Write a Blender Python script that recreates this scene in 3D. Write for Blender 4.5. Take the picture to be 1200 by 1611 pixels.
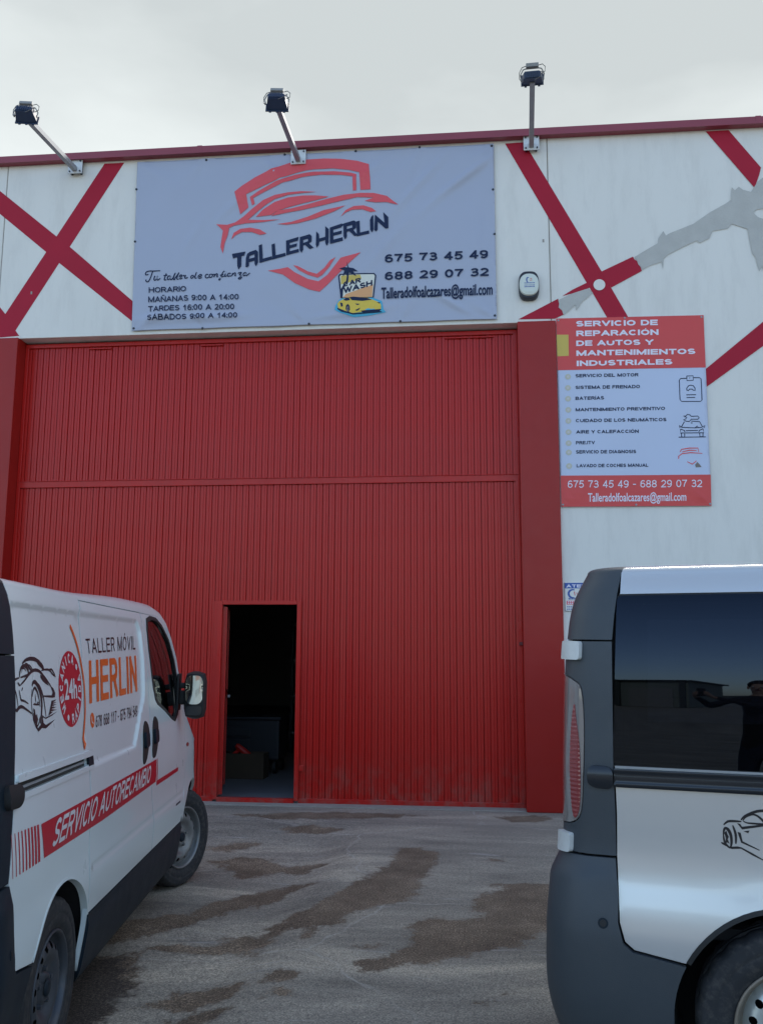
import bpy, bmesh, math, random
import numpy as np
from mathutils import Vector, Matrix
from mathutils.geometry import delaunay_2d_cdt
R = math.radians
random.seed(7)
for o in list(bpy.data.objects): bpy.data.objects.remove(o)
SC = bpy.context.scene
COL = SC.collection

# ------------------------------------------------------------------ camera, sky, sun, exposure
cam_data = bpy.data.cameras.new('camera'); cam = bpy.data.objects.new('camera', cam_data); COL.objects.link(cam)
SC.camera = cam
CAM_P, CAM_Y, CAM_R, CAM_F = R(8.83056), R(5.84498), R(0.27294), 1408.754
cam_data.sensor_fit = 'VERTICAL'; cam_data.sensor_height = 24.0
cam_data.lens = 24.0*CAM_F/1611.0
cam_data.clip_start = .05; cam_data.clip_end = 3000
_f = Vector((-math.sin(CAM_Y)*math.cos(CAM_P), math.cos(CAM_Y)*math.cos(CAM_P), math.sin(CAM_P)))
_r = Vector((math.cos(CAM_Y), math.sin(CAM_Y), 0)); _u = _r.cross(_f)
_c, _s = math.cos(CAM_R), math.sin(CAM_R)
_r, _u = _c*_r+_s*_u, -_s*_r+_c*_u
cam.matrix_world = Matrix.Translation((0, -9.2965, 1.56355)) @ Matrix((_r, _u, -_f)).transposed().to_4x4()

SUN_EL, SUN_AZ = R(38), R(12)          # sun stands high behind the building, a little to its right
world = bpy.data.worlds.new('World'); SC.world = world; world.use_nodes = True
nt = world.node_tree; nt.nodes.clear()
def N(tree, kind, **kw):
    n = tree.nodes.new(kind)
    for k, v in kw.items(): setattr(n, k, v)
    return n
out = N(nt, 'ShaderNodeOutputWorld'); bg = N(nt, 'ShaderNodeBackground'); bg.inputs['Strength'].default_value = .15
sky = N(nt, 'ShaderNodeTexSky', sky_type='NISHITA', sun_disc=False); sky.sun_elevation = SUN_EL; sky.sun_rotation = SUN_AZ
sky.air_density = 1.0; sky.dust_density = 1.5; sky.ozone_density = 1.2
tc = N(nt, 'ShaderNodeTexCoord'); sep = N(nt, 'ShaderNodeSeparateXYZ'); nt.links.new(tc.outputs['Generated'], sep.inputs[0])
mp = N(nt, 'ShaderNodeMapping'); mp.inputs['Scale'].default_value = (1, 1, 2.6); nt.links.new(tc.outputs['Generated'], mp.inputs[0])
cn = N(nt, 'ShaderNodeTexNoise'); cn.inputs['Scale'].default_value = 1.7; cn.inputs['Detail'].default_value = 7; cn.inputs['Roughness'].default_value = .55
nt.links.new(mp.outputs[0], cn.inputs['Vector'])
def M(tree, op, a, b=None, c=None, clamp=False):
    n = N(tree, 'ShaderNodeMath', operation=op, use_clamp=clamp)
    for i, v in enumerate((a, b, c)):
        if v is None: continue
        if hasattr(v, 'links') or hasattr(v, 'is_linked'): tree.links.new(v, n.inputs[i])
        else: n.inputs[i].default_value = v
    return n.outputs[0]
# cloud sheet: solid over the building, breaking up overhead and behind the camera
m1 = M(nt, 'MULTIPLY_ADD', sep.outputs['Y'], 1.1, .46)
m2 = M(nt, 'MULTIPLY_ADD', cn.outputs['Fac'], 2.4, -1.2)
bank = M(nt, 'MULTIPLY', M(nt, 'EXPONENT', M(nt, 'MULTIPLY', M(nt, 'POWER', M(nt, 'ABSOLUTE', M(nt, 'MULTIPLY_ADD', sep.outputs['Z'], 10, -1.3)), 2.0), -1.0)), .45)   # a bank of cloud low over the horizon
mask = M(nt, 'ADD', M(nt, 'ADD', m1, bank), m2, clamp=True)
cn2 = N(nt, 'ShaderNodeTexNoise'); cn2.inputs['Scale'].default_value = 1.6; cn2.inputs['Detail'].default_value = 6; cn2.inputs['Roughness'].default_value = .5
nt.links.new(mp.outputs[0], cn2.inputs['Vector'])
ramp = N(nt, 'ShaderNodeValToRGB'); ramp.color_ramp.elements[0].position = .34; ramp.color_ramp.elements[1].position = .62
ramp.color_ramp.elements[0].color = (1.78, 1.92, 1.95, 1); ramp.color_ramp.elements[1].color = (2.50, 2.66, 2.66, 1)
low = M(nt, 'MULTIPLY_ADD', sep.outputs['Z'], -.95, .92)
shade = M(nt, 'MULTIPLY_ADD', M(nt, 'SUBTRACT', cn2.outputs['Fac'], .5), 1.15, low, clamp=True)
nt.links.new(shade, ramp.inputs[0])
litf = M(nt, 'MULTIPLY_ADD', sep.outputs['Y'], -.55, 1.40)   # clouds opposite the sun are lit from the front
cl = N(nt, 'ShaderNodeVectorMath', operation='SCALE'); nt.links.new(ramp.outputs[0], cl.inputs[0]); nt.links.new(M(nt, 'MAXIMUM', litf, 1.0), cl.inputs['Scale'])
mix = N(nt, 'ShaderNodeMix', data_type='RGBA')
nt.links.new(mask, mix.inputs['Factor']); nt.links.new(sky.outputs[0], mix.inputs['A']); nt.links.new(cl.outputs[0], mix.inputs['B'])
nt.links.new(mix.outputs['Result'], bg.inputs['Color']); nt.links.new(bg.outputs[0], out.inputs['Surface'])

sun_d = bpy.data.lights.new('sun', 'SUN'); sun = bpy.data.objects.new('sun', sun_d); COL.objects.link(sun)
sun_d.energy = 1.3; sun_d.angle = R(12); sun_d.color = (1, .95, .88)
_d = Vector((math.sin(SUN_AZ)*math.cos(SUN_EL), math.cos(SUN_AZ)*math.cos(SUN_EL), math.sin(SUN_EL)))
sun.rotation_euler = _d.to_track_quat('Z', 'Y').to_euler(); sun.location = (3, 20, 25)
vs = SC.view_settings; SC.display_settings.display_device = 'sRGB'
vs.view_transform = 'Standard'; vs.look = 'None'; vs.gamma = 1; vs.use_curve_mapping = False; vs.exposure = 1.24
SC.cycles.max_bounces = 8

# ------------------------------------------------------------------ materials
def mat(name, color, rough=.6, metal=0, spec=.5, coat=0, var=.0, vscale=3, bump=0, bscale=60, dirt=0, stretch=(1, 1, 1), rvar=0):
    m = bpy.data.materials.new(name); m.use_nodes = True; t = m.node_tree
    b = t.nodes['Principled BSDF']
    b.inputs['Roughness'].default_value = rough; b.inputs['Metallic'].default_value = metal
    b.inputs['Specular IOR Level'].default_value = spec; b.inputs['Coat Weight'].default_value = coat
    b.inputs['Coat Roughness'].default_value = .06
    b.inputs['Base Color'].default_value = (*color, 1)
    if var or bump or dirt or rvar:
        g = N(t, 'ShaderNodeNewGeometry') if False else N(t, 'ShaderNodeTexCoord')
        mpn = N(t, 'ShaderNodeMapping'); mpn.inputs['Scale'].default_value = stretch
        t.links.new(g.outputs['Object'], mpn.inputs[0])
    if var or dirt:
        n = N(t, 'ShaderNodeTexNoise'); n.inputs['Scale'].default_value = vscale; n.inputs['Detail'].default_value = 6
        t.links.new(mpn.outputs[0], n.inputs['Vector'])
        k = M(t, 'MULTIPLY_ADD', n.outputs['Fac'], 2*var, 1-var)
        mx = N(t, 'ShaderNodeMix', data_type='RGBA', blend_type='MULTIPLY'); mx.inputs['Factor'].default_value = 1
        mx.inputs['A'].default_value = (*color, 1)
        cb = N(t, 'ShaderNodeCombineColor')
        for i in range(3): t.links.new(k, cb.inputs[i])
        t.links.new(cb.outputs[0], mx.inputs['B']); last = mx.outputs['Result']
        if dirt:
            n2 = N(t, 'ShaderNodeTexNoise'); n2.inputs['Scale'].default_value = vscale*2.7; n2.inputs['Detail'].default_value = 9; n2.inputs['Roughness'].default_value = .7
            t.links.new(mpn.outputs[0], n2.inputs['Vector'])
            mr = N(t, 'ShaderNodeMapRange'); mr.inputs['From Min'].default_value = .48; mr.inputs['From Max'].default_value = .75
            mr.inputs['To Max'].default_value = dirt
            t.links.new(n2.outputs['Fac'], mr.inputs['Value'])
            mx2 = N(t, 'ShaderNodeMix', data_type='RGBA'); mx2.inputs['B'].default_value = (.16, .14, .12, 1)
            t.links.new(mr.outputs[0], mx2.inputs['Factor']); t.links.new(last, mx2.inputs['A']); last = mx2.outputs['Result']
        t.links.new(last, b.inputs['Base Color'])
    if rvar:
        n3 = N(t, 'ShaderNodeTexNoise'); n3.inputs['Scale'].default_value = 9; n3.inputs['Detail'].default_value = 5
        t.links.new(mpn.outputs[0], n3.inputs['Vector'])
        t.links.new(M(t, 'MULTIPLY_ADD', n3.outputs['Fac'], rvar, rough-rvar/2, clamp=True), b.inputs['Roughness'])
    if bump:
        nb = N(t, 'ShaderNodeTexNoise'); nb.inputs['Scale'].default_value = bscale; nb.inputs['Detail'].default_value = 4
        t.links.new(mpn.outputs[0], nb.inputs['Vector'])
        bp = N(t, 'ShaderNodeBump'); bp.inputs['Strength'].default_value = 1; bp.inputs['Distance'].default_value = bump
        t.links.new(nb.outputs['Fac'], bp.inputs['Height']); t.links.new(bp.outputs[0], b.inputs['Normal'])
    return m
MT = dict(
    facade=mat('white_facade_paint', (.78, .755, .69), .75, var=.07, vscale=1.1, bump=.0015, bscale=25, dirt=.16, stretch=(1.6, 1.6, .35)),
    sealant=mat('joint_sealant', (.33, .30, .26), .9, var=.2, vscale=9),
    crimson=mat('crimson_wall_paint', (.40, .008, .030), .6, spec=.3, var=.10, vscale=2.5, bump=.001, bscale=25),
    peel=mat('bare_grey_render', (.50, .49, .45), .9, var=.14, vscale=7, bump=.004, bscale=60),
    coping=mat('dark_red_coping_metal', (.27, .045, .065), .45, var=.12, vscale=4),
    column=mat('red_column_paint', (.33, .014, .010), .36, spec=.30, var=.10, vscale=1.6, bump=.003, bscale=5, rvar=.15),
    gate=mat('red_gate_paint', (.46, .013, .009), .31, spec=.30, var=.20, vscale=1.8, bump=.0008, bscale=22, rvar=.2, dirt=.05, stretch=(2.2, 2.2, .5)),
    gatedark=mat('gate_backing_paint', (.10, .012, .014), .5),
    banner=mat('banner_vinyl', (.405, .435, .53), .42, var=.03, vscale=2),
    signbody=mat('sign_vinyl_pale', (.54, .60, .75), .45, var=.03, vscale=2),
    signred=mat('sign_vinyl_red', (.66, .060, .055), .45, var=.05, vscale=3),
    printred=mat('banner_print_red', (.74, .085, .10), .5, var=.04, vscale=3),
    navy=mat('print_navy', (.014, .026, .070), .6, spec=.2), whiteprint=mat('print_white', (.80, .76, .84), .5),
    ochre=mat('print_ochre', (.62, .46, .09), .5), palebullet=mat('print_pale_yellow', (.55, .53, .42), .5), bulletin=mat('print_bullet_center', (.62, .58, .56), .5),
    cyan=mat('print_cyan', (.06, .42, .62), .5), yellow=mat('print_yellow', (.72, .52, .06), .5), orangeprint=mat('print_orange', (.75, .38, .16), .5),
    cream=mat('print_cream', (.72, .72, .62), .5), brown=mat('print_grey_brown', (.20, .17, .15), .6),
    galv=mat('galvanised_steel', (.36, .37, .38), .62, metal=.55, var=.12, vscale=14), plate=mat('lamp_base_plate_white', (.66, .68, .68), .5, var=.06),
    housing=mat('floodlight_housing', (.030, .050, .10), .5, spec=.4, var=.2, vscale=20), gear=mat('gearbox_grey', (.26, .26, .25), .6, var=.1, vscale=20), cable=mat('cable_grey', (.12, .12, .12), .5),
    alarmdark=mat('alarm_dark_plastic', (.015, .015, .022), .35), alarmpale=mat('alarm_pale_plastic', (.66, .70, .62), .35), blue=mat('print_blue', (.04, .10, .36), .5), lightblue=mat('print_light_blue', (.22, .42, .75), .5),
    interior=mat('interior_wall', (.34, .36, .36), .9, var=.1), intfloor=mat('interior_floor', (.20, .21, .22), .55, var=.15, vscale=3),
    whitepaint=mat('van_white_paint', (.70, .79, .80), .28, coat=.6, var=.025, vscale=1.2, dirt=.03, rvar=.03, stretch=(1, 1, .6)),
    silver=mat('van_silver_paint', (.60, .605, .60), .24, metal=.42, coat=.8, var=.015, vscale=1.5),
    plastic_dark=mat('worn_dark_plastic', (.010, .018, .027), .5, spec=.2, var=.15, vscale=6, bump=.0005, bscale=220, rvar=.15),
    plastic_grey=mat('grey_moulded_plastic', (.045, .056, .066), .50, var=.12, vscale=4, bump=.0006, bscale=260, rvar=.15, dirt=.05),
    black=mat('black_rubber', (.010, .011, .012), .6), gloss=mat('black_gloss_trim', (.012, .016, .022), .22),
    tyre=mat('tyre_rubber', (.018, .020, .023), .78, var=.25, vscale=12, dirt=.35), rim_dark=mat('wheel_dark_steel', (.060, .070, .085), .45, metal=.4, var=.25, vscale=9, dirt=.3),
    rim_mid=mat('wheel_grey_steel', (.22, .23, .23), .42, metal=.5, var=.25, vscale=9, dirt=.35), rim_silver=mat('wheel_silver_paint', (.50, .54, .52), .35, metal=.5, var=.08, vscale=9), rimlip=mat('wheel_lip_tarnished', (.24, .21, .17), .45, metal=.4, var=.2, vscale=12),
    liner=mat('wheel_arch_liner', (.006, .006, .007), .9), lampclear=mat('tail_lamp_smoked_lens', (.22, .20, .19), .10, coat=1, var=.1, vscale=14), lampred=mat('tail_lamp_red_lens', (.26, .05, .05), .15, coat=1),
    hinge=mat('hinge_pale_plastic', (.60, .62, .60), .45, var=.12, vscale=20, dirt=.15), decal_black=mat('decal_black', (.014, .014, .018), .35), decal_red=mat('decal_red', (.50, .012, .028), .35), decal_orange=mat('decal_orange', (.78, .13, .018), .35), decal_white=mat('decal_white', (.68, .69, .70), .35),
    seat=mat('seat_fabric', (.045, .05, .055), .9, var=.2, vscale=10), headlamp=mat('headlamp_lens', (.45, .47, .48), .1, coat=1), mirror=mat('mirror_silvered', (.86, .92, .88), .03, metal=1), grime=mat('rail_dirt', (.05, .045, .04), .8),
    cardboard=mat('cardboard', (.07, .05, .03), .85, var=.1, vscale=8), toolred=mat('tool_red', (.60, .02, .015), .4), metaldark=mat('dark_machine_metal', (.03, .035, .045), .5, metal=.3),
    hall=mat('far_hall_cladding', (.22, .25, .22), .7, var=.15, vscale=1.5), halldark=mat('far_hall_steel', (.06, .07, .07), .7), hill=mat('hill_earth', (.085, .085, .06), .95, var=.3, vscale=.05))
def glass_mat(name, tint, absorb, ior=1.5, refl=(.95, .97, 1)):
    m = bpy.data.materials.new(name); m.use_nodes = True; t = m.node_tree; t.nodes.clear()
    o_ = N(t, 'ShaderNodeOutputMaterial'); mx = N(t, 'ShaderNodeMixShader'); tr = N(t, 'ShaderNodeBsdfTransparent'); gl = N(t, 'ShaderNodeBsdfGlossy')
    fr = N(t, 'ShaderNodeFresnel'); fr.inputs['IOR'].default_value = ior
    tr.inputs['Color'].default_value = (*[c*absorb for c in tint], 1); gl.inputs['Roughness'].default_value = .01; gl.inputs['Color'].default_value = (*refl, 1)
    t.links.new(fr.outputs[0], mx.inputs[0]); t.links.new(tr.outputs[0], mx.inputs[1]); t.links.new(gl.outputs[0], mx.inputs[2]); t.links.new(mx.outputs[0], o_.inputs[0])
    return m
_t = MT['gate'].node_tree; _b = _t.nodes['Principled BSDF']; _l = _b.inputs['Base Color'].links[0].from_socket
_g = N(_t, 'ShaderNodeNewGeometry'); _s2 = N(_t, 'ShaderNodeSeparateXYZ'); _t.links.new(_g.outputs['Position'], _s2.inputs[0])
_n = N(_t, 'ShaderNodeTexNoise'); _n.inputs['Scale'].default_value = 7; _n.inputs['Detail'].default_value = 8; _n.inputs['Roughness'].default_value = .7; _t.links.new(_g.outputs['Position'], _n.inputs['Vector'])
_k = M(_t, 'MULTIPLY_ADD', _s2.outputs['Z'], -1.15, .62, clamp=True)      # road dirt splashed on the foot of the gate
_m = M(_t, 'MULTIPLY', M(_t, 'MULTIPLY_ADD', _n.outputs['Fac'], 4.0, -1.75, clamp=True), _k)
_x = N(_t, 'ShaderNodeMix', data_type='RGBA'); _x.inputs['B'].default_value = (.21, .14, .11, 1); _t.links.new(_m, _x.inputs['Factor']); _t.links.new(_l, _x.inputs['A']); _t.links.new(_x.outputs['Result'], _b.inputs['Base Color'])
MT['glass'] = glass_mat('window_glass', (.80, .90, .86), .78)
MT['privacy'] = glass_mat('privacy_glass', (.5, .55, .7), .10, 1.46, (.62, .76, 1))
MT['lampdark'] = mat('tail_lamp_dark_lens', (.03, .03, .035), .12, coat=.5)

# ------------------------------------------------------------------ helpers
def link(o, parent=None):
    COL.objects.link(o)
    if parent is not None: o.parent = parent
    return o
def tag(o, label=None, cat=None, group=None, kind=None):
    for k, v in (('label', label), ('category', cat), ('group', group), ('kind', kind)):
        if v: o[k] = v
    return o
def empty(name, loc=(0, 0, 0), rz=0, **kw):
    o = bpy.data.objects.new(name, None); o.location = loc; o.rotation_euler = (0, 0, rz); o.empty_display_size = .3
    return tag(link(o), **kw)
def raw(name, verts, faces, m, parent=None, smooth=False, normals=None):
    me = bpy.data.meshes.new(name); me.from_pydata([tuple(map(float, v)) for v in verts], [], [tuple(int(i) for i in f) for f in faces])
    me.materials.append(MT[m] if isinstance(m, str) else m)
    if smooth or normals is not None: me.polygons.foreach_set('use_smooth', [True]*len(me.polygons))
    if normals is not None:
        try: me.normals_split_custom_set_from_vertices([tuple(map(float, n)) for n in normals])
        except Exception as e: print('normals', e)
    me.update()
    return link(bpy.data.objects.new(name, me), parent)
def from_bm(name, bm, m, parent=None, smooth=0):
    me = bpy.data.meshes.new(name); bm.to_mesh(me); bm.free()
    me.materials.append(MT[m] if isinstance(m, str) else m)
    if smooth:
        me.polygons.foreach_set('use_smooth', [True]*len(me.polygons)); me.set_sharp_from_angle(angle=R(smooth))
    return link(bpy.data.objects.new(name, me), parent)
def add_box(bm, c, s, rot=None, bev=0):
    r = bmesh.ops.create_cube(bm, size=1)
    vs_ = r['verts']; mtx = Matrix.Translation(c) @ (rot.to_4x4() if rot is not None else Matrix()) @ Matrix.Diagonal((*s, 1))
    bmesh.ops.transform(bm, matrix=mtx, verts=vs_)
    if bev:
        es = list({e for v in vs_ for e in v.link_edges})
        bmesh.ops.bevel(bm, geom=es, offset=bev, segments=2, affect='EDGES', profile=.6)
def add_tube(bm, pts, r, seg=8, square=False):
    pts = [Vector(p) for p in pts]; rings = []
    n = 4 if square else seg
    for i, p in enumerate(pts):
        d = (pts[min(i+1, len(pts)-1)]-pts[max(i-1, 0)]).normalized()
        a = d.cross(Vector((0, 0, 1))); a = a if a.length > .05 else d.cross(Vector((0, 1, 0))); a.normalize(); b = d.cross(a)
        rr = r[i] if isinstance(r, (list, tuple)) else r
        ph = math.pi/4 if square else 0
        rings.append([bm.verts.new(p+a*math.cos(2*math.pi*k/n+ph)*rr+b*math.sin(2*math.pi*k/n+ph)*rr) for k in range(n)])
    for A, B in zip(rings, rings[1:]):
        for k in range(n): bm.faces.new((A[k], A[(k+1) % n], B[(k+1) % n], B[k]))
    bm.faces.new(rings[0][::-1]); bm.faces.new(rings[-1])
    bmesh.ops.recalc_face_normals(bm, faces=bm.faces[:])
def box(name, c, s, m, parent=None, bev=0, rot=None):
    bm = bmesh.new(); add_box(bm, c, s, rot, bev); return from_bm(name, bm, m, parent)
def tube(name, pts, r, m, parent=None, seg=8, square=False):
    bm = bmesh.new(); add_tube(bm, pts, r, seg, square); return from_bm(name, bm, m, parent, 0 if square else 50)
def densify(loop, step):
    out_ = []
    for (a, b) in zip(loop, loop[1:]+loop[:1]):
        n = max(1, int(math.ceil(math.hypot(b[0]-a[0], b[1]-a[1])/step)))
        for k in range(n): out_.append((a[0]+(b[0]-a[0])*k/n, a[1]+(b[1]-a[1])*k/n))
    return out_
def inside(P, E0, E1):
    """even-odd test of points P against edges E0-E1"""
    c = np.zeros(len(P), bool)
    for a, b in zip(E0, E1):
        if a[1] == b[1]: continue
        m_ = (a[1] > P[:, 1]) != (b[1] > P[:, 1])
        c ^= m_ & (P[:, 0] < (b[0]-a[0])*(P[:, 1]-a[1])/(b[1]-a[1])+a[0])
    return c
def triangulate(loops, step, grid=True, extra=()):
    """fill closed 2D loops (even-odd, so inner loops are holes) with triangles no larger than about step"""
    V, E = [], []
    rings = []
    for lp in loops:
        lp = densify(lp, step); k = len(V); V += lp; n = len(lp)
        E += [(k+i, k+(i+1) % n) for i in range(n)]; rings.append(list(range(k, k+n)))
    B = np.array(V); E0 = B[[e[0] for e in E]]; E1 = B[[e[1] for e in E]]
    if grid:
        lo, hi = B.min(0), B.max(0)
        gx = np.arange(lo[0]+step/2, hi[0], step); gy = np.arange(lo[1]+step/2, hi[1], step)
        if len(gx) and len(gy):
            G = np.stack(np.meshgrid(gx, gy), -1).reshape(-1, 2)
            if len(extra):
                X = np.array(extra); G = G[[np.hypot(*(X-g).T).min() > step*.3 for g in G]] if len(G) else G; G = np.concatenate([G, X])
            G = G[inside(G, E0, E1)]
            keep = np.ones(len(G), bool)
            for i in range(0, len(G), 500):
                d = np.hypot(G[i:i+500, None, 0]-B[None, :, 0], G[i:i+500, None, 1]-B[None, :, 1]).min(1)
                keep[i:i+500] = d > step*.22
            V = V+[tuple(p) for p in G[keep]]
    vo, eo, fo, ov, oe, of = delaunay_2d_cdt([Vector(v) for v in V], E, [], 0, 1e-6)
    vo = [(v[0], v[1]) for v in vo]
    P = np.array([[sum(vo[i][0] for i in f)/3, sum(vo[i][1] for i in f)/3] for f in fo])
    ok = inside(P, E0, E1)
    F = [tuple(f) for f, k in zip(fo, ok) if k]
    lut = {}
    for i, src in enumerate(ov):
        for s in src: lut[s] = i
    return vo, F, [[lut[i] for i in r] for r in rings]
def stroke_poly(pts, w, taper=False):
    L, Rr = [], []
    n = len(pts)
    for i, p in enumerate(pts):
        a = pts[max(i-1, 0)]; b = pts[min(i+1, n-1)]
        d = (b[0]-a[0], b[1]-a[1]); l = math.hypot(*d) or 1
        k = w/2*((.35+.65*math.sin(math.pi*(i+.5)/n)) if taper else 1)
        L.append((p[0]-d[1]/l*k, p[1]+d[0]/l*k)); Rr.append((p[0]+d[1]/l*k, p[1]-d[0]/l*k))
    return L+Rr[::-1]
def smooth_line(pts, n=4, closed=False):
    out_ = []
    N_ = len(pts)
    for i in range(N_ if closed else N_-1):
        p0, p1, p2, p3 = (pts[(i-1) % N_] if closed or i else pts[0]), pts[i], pts[(i+1) % N_], (pts[(i+2) % N_] if closed or i+2 < N_ else pts[-1])
        for k in range(n):
            t = k/n
            out_.append(tuple(.5*((2*p1[j])+(-p0[j]+p2[j])*t+(2*p0[j]-5*p1[j]+4*p2[j]-p3[j])*t*t+(-p0[j]+3*p1[j]-3*p2[j]+p3[j])*t**3) for j in (0, 1)))
    if not closed: out_.append(tuple(pts[-1]))
    return out_
def circle(cx, cy, r, n=24, ry=None):
    return [(cx+r*math.cos(2*math.pi*k/n), cy+(ry or r)*math.sin(2*math.pi*k/n)) for k in range(n)]
# text outlines from the built-in font, scaled so that capitals are 1 high and the line is 1 wide
def _text_mesh(s, bold):
    cu = bpy.data.curves.new('t', 'FONT'); cu.body = s; cu.size = 1; cu.offset = min(bold, .006); cu.resolution_u = 3
    ob = bpy.data.objects.new('t', cu); COL.objects.link(ob)
    bpy.context.view_layer.update()
    me = ob.to_mesh(); bm = bmesh.new(); bm.from_mesh(me); ob.to_mesh_clear()
    bpy.data.objects.remove(ob); bpy.data.curves.remove(cu)
    bmesh.ops.remove_doubles(bm, verts=bm.verts[:], dist=1e-5)
    return bm
_cap = {}
def text_bm(s, bold=0.0, cuts=0, aspect=1):
    if bold not in _cap:
        b = _text_mesh('H', bold); zs = [v.co.y for v in b.verts]; _cap[bold] = (min(zs), max(zs)); b.free()
    lo, hi = _cap[bold]
    bm = _text_mesh(s, bold)
    xs = [v.co.x for v in bm.verts]; x0, x1 = min(xs), max(xs)
    if bold > .006:
        me0 = bpy.data.meshes.new('t'); d = bold*.62; bm.to_mesh(me0); bm.free(); bm = bmesh.new()
        for k, (ox, oy) in enumerate(((d, 0), (-d, 0), (0, d*.8), (0, -d*.8))):
            n0 = len(bm.verts); bm.from_mesh(me0); bm.verts.ensure_lookup_table()
            for v in bm.verts[n0:]: v.co = Vector((v.co.x+ox, v.co.y+oy, k))
        bpy.data.meshes.remove(me0)
    for v in bm.verts: v.co = Vector(((v.co.x-x0)/(x1-x0), (v.co.y-lo)/(hi-lo), v.co.z))
    if cuts:
        bmesh.ops.triangulate(bm, faces=bm.faces[:])
        for i in range(1, cuts):
            bmesh.ops.bisect_plane(bm, geom=bm.verts[:]+bm.edges[:]+bm.faces[:], plane_co=(i/cuts, 0, 0), plane_no=(1, 0, 0))
    for k in range(1, 4):
        if cuts: bmesh.ops.bisect_plane(bm, geom=bm.verts[:]+bm.edges[:]+bm.faces[:], plane_co=(0, k/4, 0), plane_no=(0, 1, 0))
    return bm
def quad_map(q):
    (ax, ay), (bx, by), (cx, cy), (dx, dy) = q
    def f(s, t): return ((1-s)*(1-t)*ax+s*(1-t)*bx+s*t*cx+(1-s)*t*dx, (1-s)*(1-t)*ay+s*(1-t)*by+s*t*cy+(1-s)*t*dy)
    return f
def lettering(s, quad, surf, m, parent, bold=0.0, cuts=0, name='lettering', label=None):
    """s set in quad (bl, br, tr, tl) on surface surf(a, b) -> xyz"""
    f = quad_map(quad); bm = text_bm(s, bold, cuts)
    for v in bm.verts:
        c0 = Vector(surf(*f(v.co.x, v.co.y))); v.co = c0+Vector((0, -.00015*v.co.z, 0))
    o = from_bm(name, bm, m, parent)
    if label: o['label'] = label
    return o
def flat(name, loops, surf, m, parent, step=.12, label=None, grid=True):
    """printed area: loops filled and laid on surf(a, b)"""
    V, F, _ = triangulate(loops, step, grid)
    o = raw(name, [surf(*v) for v in V], F, m, parent)
    if label: o['label'] = label
    return o
def merged(name, parts, surf, m, parent, step=.12, label=None):
    """several separate outlines of one print as one mesh"""
    VV, FF = [], []
    for lp in parts:
        V, F, _ = triangulate(lp if isinstance(lp[0], list) else [lp], step)
        k = len(VV); VV += [surf(*v) for v in V]; FF += [tuple(i+k for i in f) for f in F]
    o = raw(name, VV, FF, m, parent)
    if label: o['label'] = label
    return o
# ---- van body surface: u runs along the side (forward), z up; returns x, y (right side, y<0 outwards), z ----
HZ = [.15,.30,.42,.52,.60,.66,.72,.80,.87,.95,1.10,1.20,1.30,1.43,1.55,1.65,1.75,1.80,1.83,1.86]
HW = [.905,.930,.948,.960,.964,.958,.947,.933,.929,.934,.946,.948,.947,.945,.937,.924,.904,.889,.878,.860]
XZ = [.20,.45,.80,.88,1.2,1.6,1.75,1.86]
XR = [.070,.065,.090,.100,.113,.135,.160,.210]
def smooth_table(zs, ws):
    import bisect
    n = len(zs)
    m = []
    for i in range(n):
        if i == 0: m.append((ws[1]-ws[0])/(zs[1]-zs[0]))
        elif i == n-1: m.append((ws[-1]-ws[-2])/(zs[-1]-zs[-2]))
        else:
            a = (ws[i]-ws[i-1])/(zs[i]-zs[i-1]); b = (ws[i+1]-ws[i])/(zs[i+1]-zs[i])
            m.append((a+b)/2)
    def f(z):
        z = min(max(z, zs[0]), zs[-1])
        i = min(max(bisect.bisect_right(zs, z)-1, 0), n-2)
        h = zs[i+1]-zs[i]; t = (z-zs[i])/h
        return ((1+2*t)*(1-t)**2)*ws[i] + t*(1-t)**2*h*m[i] + t*t*(3-2*t)*ws[i+1] + t*t*(t-1)*h*m[i+1]
    return f
HW_PANEL = [.905,.930,.948,.960,.963,.958,.952,.950,.949,.945,.930,.918,.906,.893,.881,.868,.852,.843,.836,.824]
FLANK = {'panel': smooth_table(HZ, HW_PANEL), 'combi': smooth_table(HZ, HW), 'now': 'combi'}
def half_width(z): return FLANK[FLANK['now']](z)
rear_x = smooth_table(XZ, XR)
CORNER = .13
def side_y(u, z):
    k = min(max((u-.55)/.5, 0), 1); k = k*k*(3-2*k)
    w = half_width(z-.045*k*max(0, 1-((z-.73)/.28)**2))
    if u > 3.78: w -= .17*((u-3.78)/.50)**2.4
    if u < .7: w -= .012*((.7-u)/.6)**2
    return w
def side_point(u, z, off=0.0):
    """point on the right flank (y negative), off = outward offset"""
    xr = rear_x(z); s = u-(xr+CORNER)
    if s >= 0:
        w = side_y(u, z); e = 1e-3
        du = (side_y(u+e, z)-w)/e; dz = (side_y(u, z+e)-side_y(u, z-e))/(2*e)
        n = (1+du*du+dz*dz)**.5
        return (u - off*du/n, -(w+off/n), z - off*dz/n)
    import math
    w = side_y(xr+CORNER, z)
    a = min(-s/CORNER, math.pi/2)
    x = xr+CORNER-(CORNER+off)*math.sin(a); y = w-CORNER+(CORNER+off)*math.cos(a)
    rest = -s-CORNER*math.pi/2
    if rest > 0: y -= rest
    return (x, -y, z)
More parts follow.
